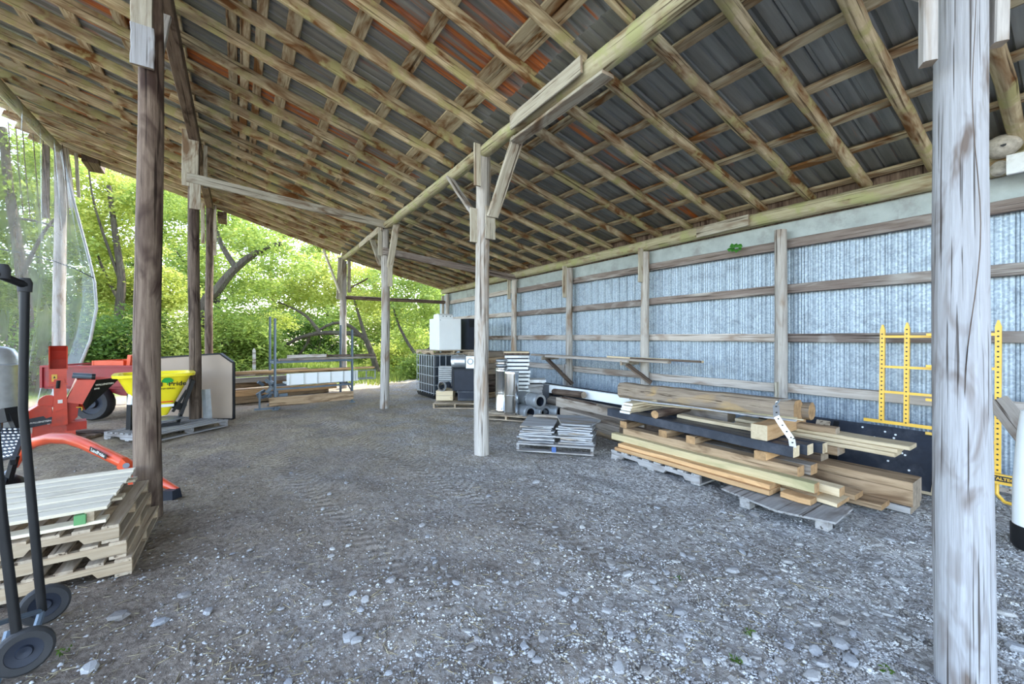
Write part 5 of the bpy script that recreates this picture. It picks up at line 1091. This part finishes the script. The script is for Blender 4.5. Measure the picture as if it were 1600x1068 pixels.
# beam ends past the gable
lumber('dark beam end sticking out past the far gable at the upper left', (XF+.5, 14.1, 6.05), (XF+.5, 14.7, 6.0), .3, .22, 'postdark', 'postdark', 'beam_end', 'beam')
lumber('dark beam end poking out past the gable beside the slim post', (XA+.28, 14.1, 5.1), (XA+.28, 14.7, 5.08), .22, .2, 'postdark', 'postdark', 'beam_end', 'beam')
eb = MB().box((6.60, (YN+YE)/2, 3.47), (.02, YE-YN, .42)).build('eave_shade_strip', M['postdark'], wall)  # added dark strip, stands in for the shade above the wall plate

# ================================================================== TREES AND GRASS OUTSIDE
def leaves(name, blobs, n, size, mat, parent, flat=.5):
    """n small folded leaves filling ellipsoid blobs (x,y,z,rx,ry,rz)"""
    B = np.array(blobs); vol = B[:, 3]*B[:, 4]*B[:, 5]; pick = rng.choice(len(B), n, p=vol**.8/np.sum(vol**.8)); b_ = B[pick]
    d_ = rng.normal(size=(n, 3)); d_ /= np.linalg.norm(d_, axis=1)[:, None]; r_ = rng.uniform(.25, 1, n)**.45
    # sprays: leaves gather on twigs
    c_ = b_[:, :3]+d_*r_[:, None]*b_[:, 3:6]; K = max(60, n//28); cen = c_[:K]; c_ = (cen[rng.integers(0, K, n)]+rng.normal(0, 1, (n, 3))*np.array([.21, .21, .12])*(1+size*3)) if n > 1000 else c_; c_[:, 2] = np.maximum(c_[:, 2], .01)
    a = rng.normal(size=(n, 3)); a[:, 2] *= flat; a /= np.linalg.norm(a, axis=1)[:, None]; q = rng.normal(size=(n, 3)); w = np.cross(a, q); w /= np.linalg.norm(w, axis=1)[:, None]; s = size*rng.uniform(.6, 1.35, n)[:, None]
    nn_ = np.cross(a, w)
    V = np.stack([c_-a*s, c_+w*s*.42+nn_*s*.12, c_+a*s, c_-w*s*.42+nn_*s*.12], 1).reshape(-1, 3); k = np.arange(n)*4
    T = np.concatenate([np.stack([k, k+1, k+2], 1), np.stack([k, k+2, k+3], 1)])
    o_ = npmesh(name, V, T, mat, parent); o_['kind'] = 'stuff'; return o_
def tree(label, x, y, limbs, blobs, n, mat, size=.085, name='tree', cat='tree'):
    t_ = thing(name, label, cat, (x, y, 0))
    for k, (pts, r0, r1) in enumerate(limbs):
        nP = len(pts); rs = [r0+(r1-r0)*i/(nP-1) for i in range(nP)]
        # smooth the limb
        P_ = [Vector(p) for p in pts]; sm_ = []; sr = []
        for i in range(nP-1):
            for f_ in (0, .34, .67):
                p_a = P_[max(i-1, 0)]; p_d = P_[min(i+2, nP-1)]; tt = f_
                v_ = .5*((2*P_[i])+(P_[i+1]-p_a)*tt+(2*p_a-5*P_[i]+4*P_[i+1]-p_d)*tt*tt+(-p_a+3*P_[i]-3*P_[i+1]+p_d)*tt**3); sm_.append(v_); sr.append(rs[i]+(rs[i+1]-rs[i])*f_)
        sm_.append(P_[-1]); sr.append(rs[-1]); MB().tube(sm_, sr, 8).build('trunk' if k == 0 else 'branch', M['bark'], t_, smooth=True)
    leaves('foliage', blobs, n, size, mat, t_); return t_
def rblobs(x, y, z0, z1, r, n):
    out = []
    for _ in range(n):
        f_ = random.random(); rr = r*(.55+.45*math.sin(PI*min(1, .15+f_*.85))); a_ = random.uniform(0, 2*PI); q = random.uniform(.2, .75)*rr
        out.append((x+q*math.cos(a_), y+q*math.sin(a_), z0+(z1-z0)*f_, random.uniform(.8, 1.4), random.uniform(.8, 1.4), random.uniform(.45, .8)))
    return out
def rel(x, y, pts): return [(a-x, b-y, c) for a, b, c in pts]
def relb(x, y, bl): return [(a-x, b-y, *r) for a, b, *r in bl]
def B3(u, v, d): p_ = at(u, v, d); return (p_.x, p_.y, p_.z)
# leaning tree left of the rack
x, y = at(292, 528, 16.5).xy
tree('leaning tree with a bare dark slanted trunk left of the rack', x, y, [(rel(x, y, [(x, y, 0), B3(318, 480, 16.5), B3(338, 455, 16.5), B3(362, 425, 16.6), B3(398, 396, 16.8), B3(440, 380, 17)]), .24, .10), (rel(x, y, [B3(370, 420, 16.6), B3(345, 380, 16.8), B3(330, 330, 17), B3(300, 270, 17)]), .12, .04)],
     relb(x, y, [(*B3(u, v, d), r, r, r*.6) for u, v, d, r in ((420, 375, 17.2, 1.3), (360, 350, 17.5, 1.2), (310, 320, 17, 1.3), (450, 410, 17.5, 1.1), (280, 360, 17.5, 1.2), (390, 440, 18.5, 1.2), (340, 410, 18.5, 1.1), (255, 310, 18, 1.3), (395, 470, 17.5, .8))]), 15000, M['leaf'])
# arching tree behind the rack
x, y = at(590, 528, 19.2).xy
tree('low arching tree with curved dark limbs behind the steel rack', x, y, [(rel(x, y, [(x, y, 0), B3(578, 545, 19.2), B3(565, 524, 19.2), B3(530, 520, 19), B3(495, 521, 18.8), B3(462, 530, 18.6), B3(435, 548, 18.5)]), .15, .07),
     (rel(x, y, [B3(568, 528, 19.2), B3(545, 508, 19), B3(520, 505, 19), B3(492, 520, 18.9)]), .09, .06), (rel(x, y, [B3(500, 520, 18.9), B3(480, 495, 19), B3(455, 480, 19.2), B3(430, 470, 19.5)]), .09, .03), (rel(x, y, [B3(485, 520, 18.8), B3(478, 540, 18.9), B3(462, 560, 19)]), .07, .05), (rel(x, y, [B3(572, 530, 19.2), B3(560, 490, 19.3), B3(548, 450, 19.5)]), .10, .03)],
     relb(x, y, [(*B3(u, v, d), r, r, r*.6) for u, v, d, r in ((450, 465, 20, 1.0), (500, 455, 20.5, 1.3), (550, 440, 20, 1.2), (600, 430, 20.5, 1.2), (520, 420, 21, 1.3), (470, 430, 21, 1.2), (440, 500, 21, .8), (600, 480, 21, 1.1), (575, 470, 19.5, .8))]), 14000, M['leafy'])
# right tree near the end wall
x, y = at(672, 528, 17.5).xy
tree('tree with thin forked dark stems right of the slim post', x, y, [(rel(x, y, [(x, y, 0), B3(664, 560, 17.5), B3(690, 520, 17.4), B3(705, 490, 17.4)]), .14, .05), (rel(x, y, [B3(660, 566, 17.5), B3(640, 540, 17.8), B3(622, 505, 18), B3(612, 470, 18.2)]), .09, .03), (rel(x, y, [B3(652, 560, 17.5), B3(676, 540, 17.2), B3(700, 525, 17)]), .07, .04)],
     relb(x, y, [(*B3(u, v, d), r, r, r*.65) for u, v, d, r in ((650, 480, 18.5, 1.2), (690, 470, 18.3, 1.1), (610, 440, 18.6, 1.1), (660, 430, 18.8, 1.2), (720, 500, 18, 1.0), (700, 545, 18.5, .8), (640, 530, 19.5, .8), (675, 575, 18.6, .6))]), 12000, M['leaf'])
# brown tree behind the dark post
x, y = at(192, 528, 17).xy
tree('upright tree with a dark vine covered trunk left of the dark post', x, y, [(rel(x, y, [(x, y, 0), B3(186, 500, 17), B3(190, 440, 17), B3(182, 380, 17), B3(170, 290, 17)]), .2, .08), (rel(x, y, [B3(187, 470, 17), B3(165, 430, 17.2), B3(150, 390, 17.5)]), .08, .03), (rel(x, y, [B3(188, 440, 17), B3(150, 330, 16.5), B3(138, 260, 16)]), .06, .02)],
     relb(x, y, [(*B3(u, v, d), r, r, r*.6) for u, v, d, r in ((170, 330, 17.5, 1.3), (200, 380, 18, 1.2), (140, 380, 17.5, 1.1), (190, 440, 18, 1.0), (150, 290, 18, 1.3), (205, 300, 18.5, 1.2), (160, 450, 17.5, .9), (110, 330, 18, 1.2), (205, 490, 18, .8))]), 14000, M['leafy'])
# far left tree seen through the netting
x, y = at(40, 528, 14).xy
tree('shaded tree seen through the netting at far left', x, y, [(rel(x, y, [(x, y, 0), B3(42, 500, 14), B3(30, 400, 14.2), B3(12, 280, 14.4), B3(5, 200, 14.6)]), .2, .1), (rel(x, y, [B3(34, 430, 14), B3(70, 360, 14.2), B3(100, 330, 14.5)]), .07, .03), (rel(x, y, [B3(20, 340, 14), B3(55, 345, 14), B3(90, 355, 14)]), .05, .03)],
     relb(x, y, [(*B3(u, v, d), r, r, r*.6) for u, v, d, r in ((40, 300, 15, 1.1), (0, 350, 15, 1.1), (80, 380, 15.5, 1.0), (20, 420, 15.5, 1.0), (60, 240, 15.5, 1.1), (-40, 280, 15, 1.3), (60, 450, 16, .9))]), 11000, M['leaf'])
# shrubs and undergrowth
shr = [(60, 555, 13.5, 1.1, 'leafd', 'dark shrub behind the netting at far left'), (130, 545, 14.5, 1.3, 'leafd', 'dark leafy shrub behind the red chipper chute'), (195, 540, 15, 1.25, 'leafd', 'dark leafy shrub behind the red trailer'), (275, 520, 16, 1.3, 'leafy', 'yellow green shrub between the dark post and slim post'), (345, 535, 17, 1.2, 'leaf', 'green shrub above the tan panel corner'),
       (395, 545, 18, .9, 'leaf', 'low green shrub left of the rack upright'), (620, 560, 22, 1.3, 'leafy', 'sunny bush in the grass right of the rack'), (700, 560, 20, 1.2, 'leaf', 'green bush at the foot of the forked tree'), (20, 480, 16, 1.3, 'leaf', 'tall green shrub at the far left edge'), (660, 588, 16.8, .7, 'leaf', 'low bush beside the caged tote'), (235, 470, 19, 1.4, 'leafy', 'high bright bush behind the dark post'),
       (300, 555, 22, 1.8, 'leaf', 'rounded bush far behind the tan panel'), (375, 545, 25, 2.2, 'leafd', 'deep green bush far left of the rack'), (440, 540, 26, 2.2, 'leaf', 'broad bush far behind the arching limbs'), (500, 540, 24, 1.5, 'leafd', 'deep green bush under the arching limbs'), (545, 535, 27, 2.4, 'leaf', 'broad bush beside the foot of the arching tree'), (610, 525, 28, 2.4, 'leafy', 'bright tall bush far behind the slim bracketed post'), (670, 530, 26, 2.2, 'leaf', 'broad bush far behind the washing machine'), (90, 500, 20, 2.2, 'leafd', 'deep green bush far behind the netting'), (170, 500, 22, 2.2, 'leaf', 'broad bush far behind the red trailer'), (10, 520, 19, 2.0, 'leafd', 'deep green bush at the left edge behind the drum')]
for (u, v, d, r, mt, lb) in shr:
    x, y = at(u, 528, d).xy; zc_ = at(u, v, d).z; bl = [(random.uniform(-r, r)*.8, random.uniform(-r, r)*.7, max(.3, zc_+random.uniform(-.7, .7)*r), r*.7, r*.7, r*.6) for _ in range(6)]+[(random.uniform(-r, r)*.6, random.uniform(-r, r)*.5, .4, r*.6, r*.6, .4) for _ in range(3)]
    t_ = thing('shrub', lb, 'shrub', (x, y, 0))
    for k in range(5): MB().tube([(random.uniform(-.2, .2), random.uniform(-.2, .2), 0), (random.uniform(-.4, .4), random.uniform(-.4, .4), zc_*.6), (random.uniform(-.8, .8)*r, random.uniform(-.7, .7)*r, zc_+r*.3)], [.035, .025, .01], 5).build('stem', M['bark'], t_, smooth=True)
    leaves('foliage', bl, 5200 if d < 18 else 8000, .075 if d < 18 else .1, M[mt], t_)
# backdrop trees
for k, (u, d, H_, r, mt, lb) in enumerate(((-60, 24, 13, 3.2, 'leaf', 'tall background tree beyond the netting at far left'), (60, 27, 14, 3.4, 'leafy', 'tall background tree behind the front corner post'), (160, 26, 13, 3.3, 'leaf', 'tall background tree left of the dark post'), (250, 30, 13, 3.4, 'leafy', 'tall background tree between the two dark posts'), (335, 27, 11, 3.2, 'leaf', 'tall background tree right of the slim dark post'),
       (425, 30, 10.5, 3.4, 'leafy', 'broad background tree behind the left rack upright'), (510, 33, 10, 3.5, 'leaf', 'broad background tree behind the far corner post'), (590, 31, 9.5, 3.3, 'leafy', 'broad background tree between the slim post and corner post'), (665, 32, 9, 3.3, 'leaf', 'broad background tree by the end of the back wall'), (745, 30, 9, 3.2, 'leafy', 'background tree hidden mostly by the end of the back wall'))):
    x, y = at(u, 528, d).xy
    tree(lb, x, y, [([(0, 0, 0), (.2, 0, H_*.3), (-.1, .2, H_*.6), (.2, 0, H_*.85)], .26, .08), ([(0, 0, H_*.3), (1.2, -.3, H_*.45), (2.0, -.4, H_*.55)], .1, .03), ([(0, 0, H_*.4), (-1.3, -.4, H_*.55), (-2.0, -.5, H_*.66)], .1, .03)],
         rblobs(0, 0, 1.2, H_, r, 26), 17000, M[mt], .115)
# grass
def gr():
    while True:
        u = random.uniform(-60, 740); d = random.uniform(13.8, 30); p_ = at(u, 528, d)
        if p_.y < 14.6+.8*math.sin(p_.x*1.3): continue
        return p_.x, p_.y, random.uniform(.10, .32)
P_ = np.array([gr() for _ in range(26000)]); z_ = gheight(P_[:, 0], P_[:, 1]); n = len(P_); a_ = rng.uniform(0, 2*PI, n); w_ = .016+.01*rng.random(n); ln = rng.normal(0, .35, (n, 2))*P_[:, 2:3]
V = np.stack([np.stack([P_[:, 0]-w_*np.cos(a_), P_[:, 1]-w_*np.sin(a_), z_-.02], 1), np.stack([P_[:, 0]+w_*np.cos(a_), P_[:, 1]+w_*np.sin(a_), z_-.02], 1), np.stack([P_[:, 0]+ln[:, 0], P_[:, 1]+ln[:, 1], z_+P_[:, 2]], 1)], 1).reshape(-1, 3)
o = npmesh('tall_grass', V, np.arange(3*n).reshape(-1, 3), M['grass']); tag(o, 'sunlit tall grass growing beyond the barn', 'grass', kind='stuff')

# small weeds in the gravel
wb = []
for (u, v) in ((1148, 1034), (1385, 1052), (1058, 906), (1170, 992), (1530, 885), (100, 1022)):
    q = gnd(u, v); wb.append((q.x, q.y, .02, .032, .03, .02))
o = leaves('weeds', wb, 110, .012, M['leafd'], None); tag(o, 'tiny green weeds sprouting in the foreground gravel', 'weeds', kind='stuff')
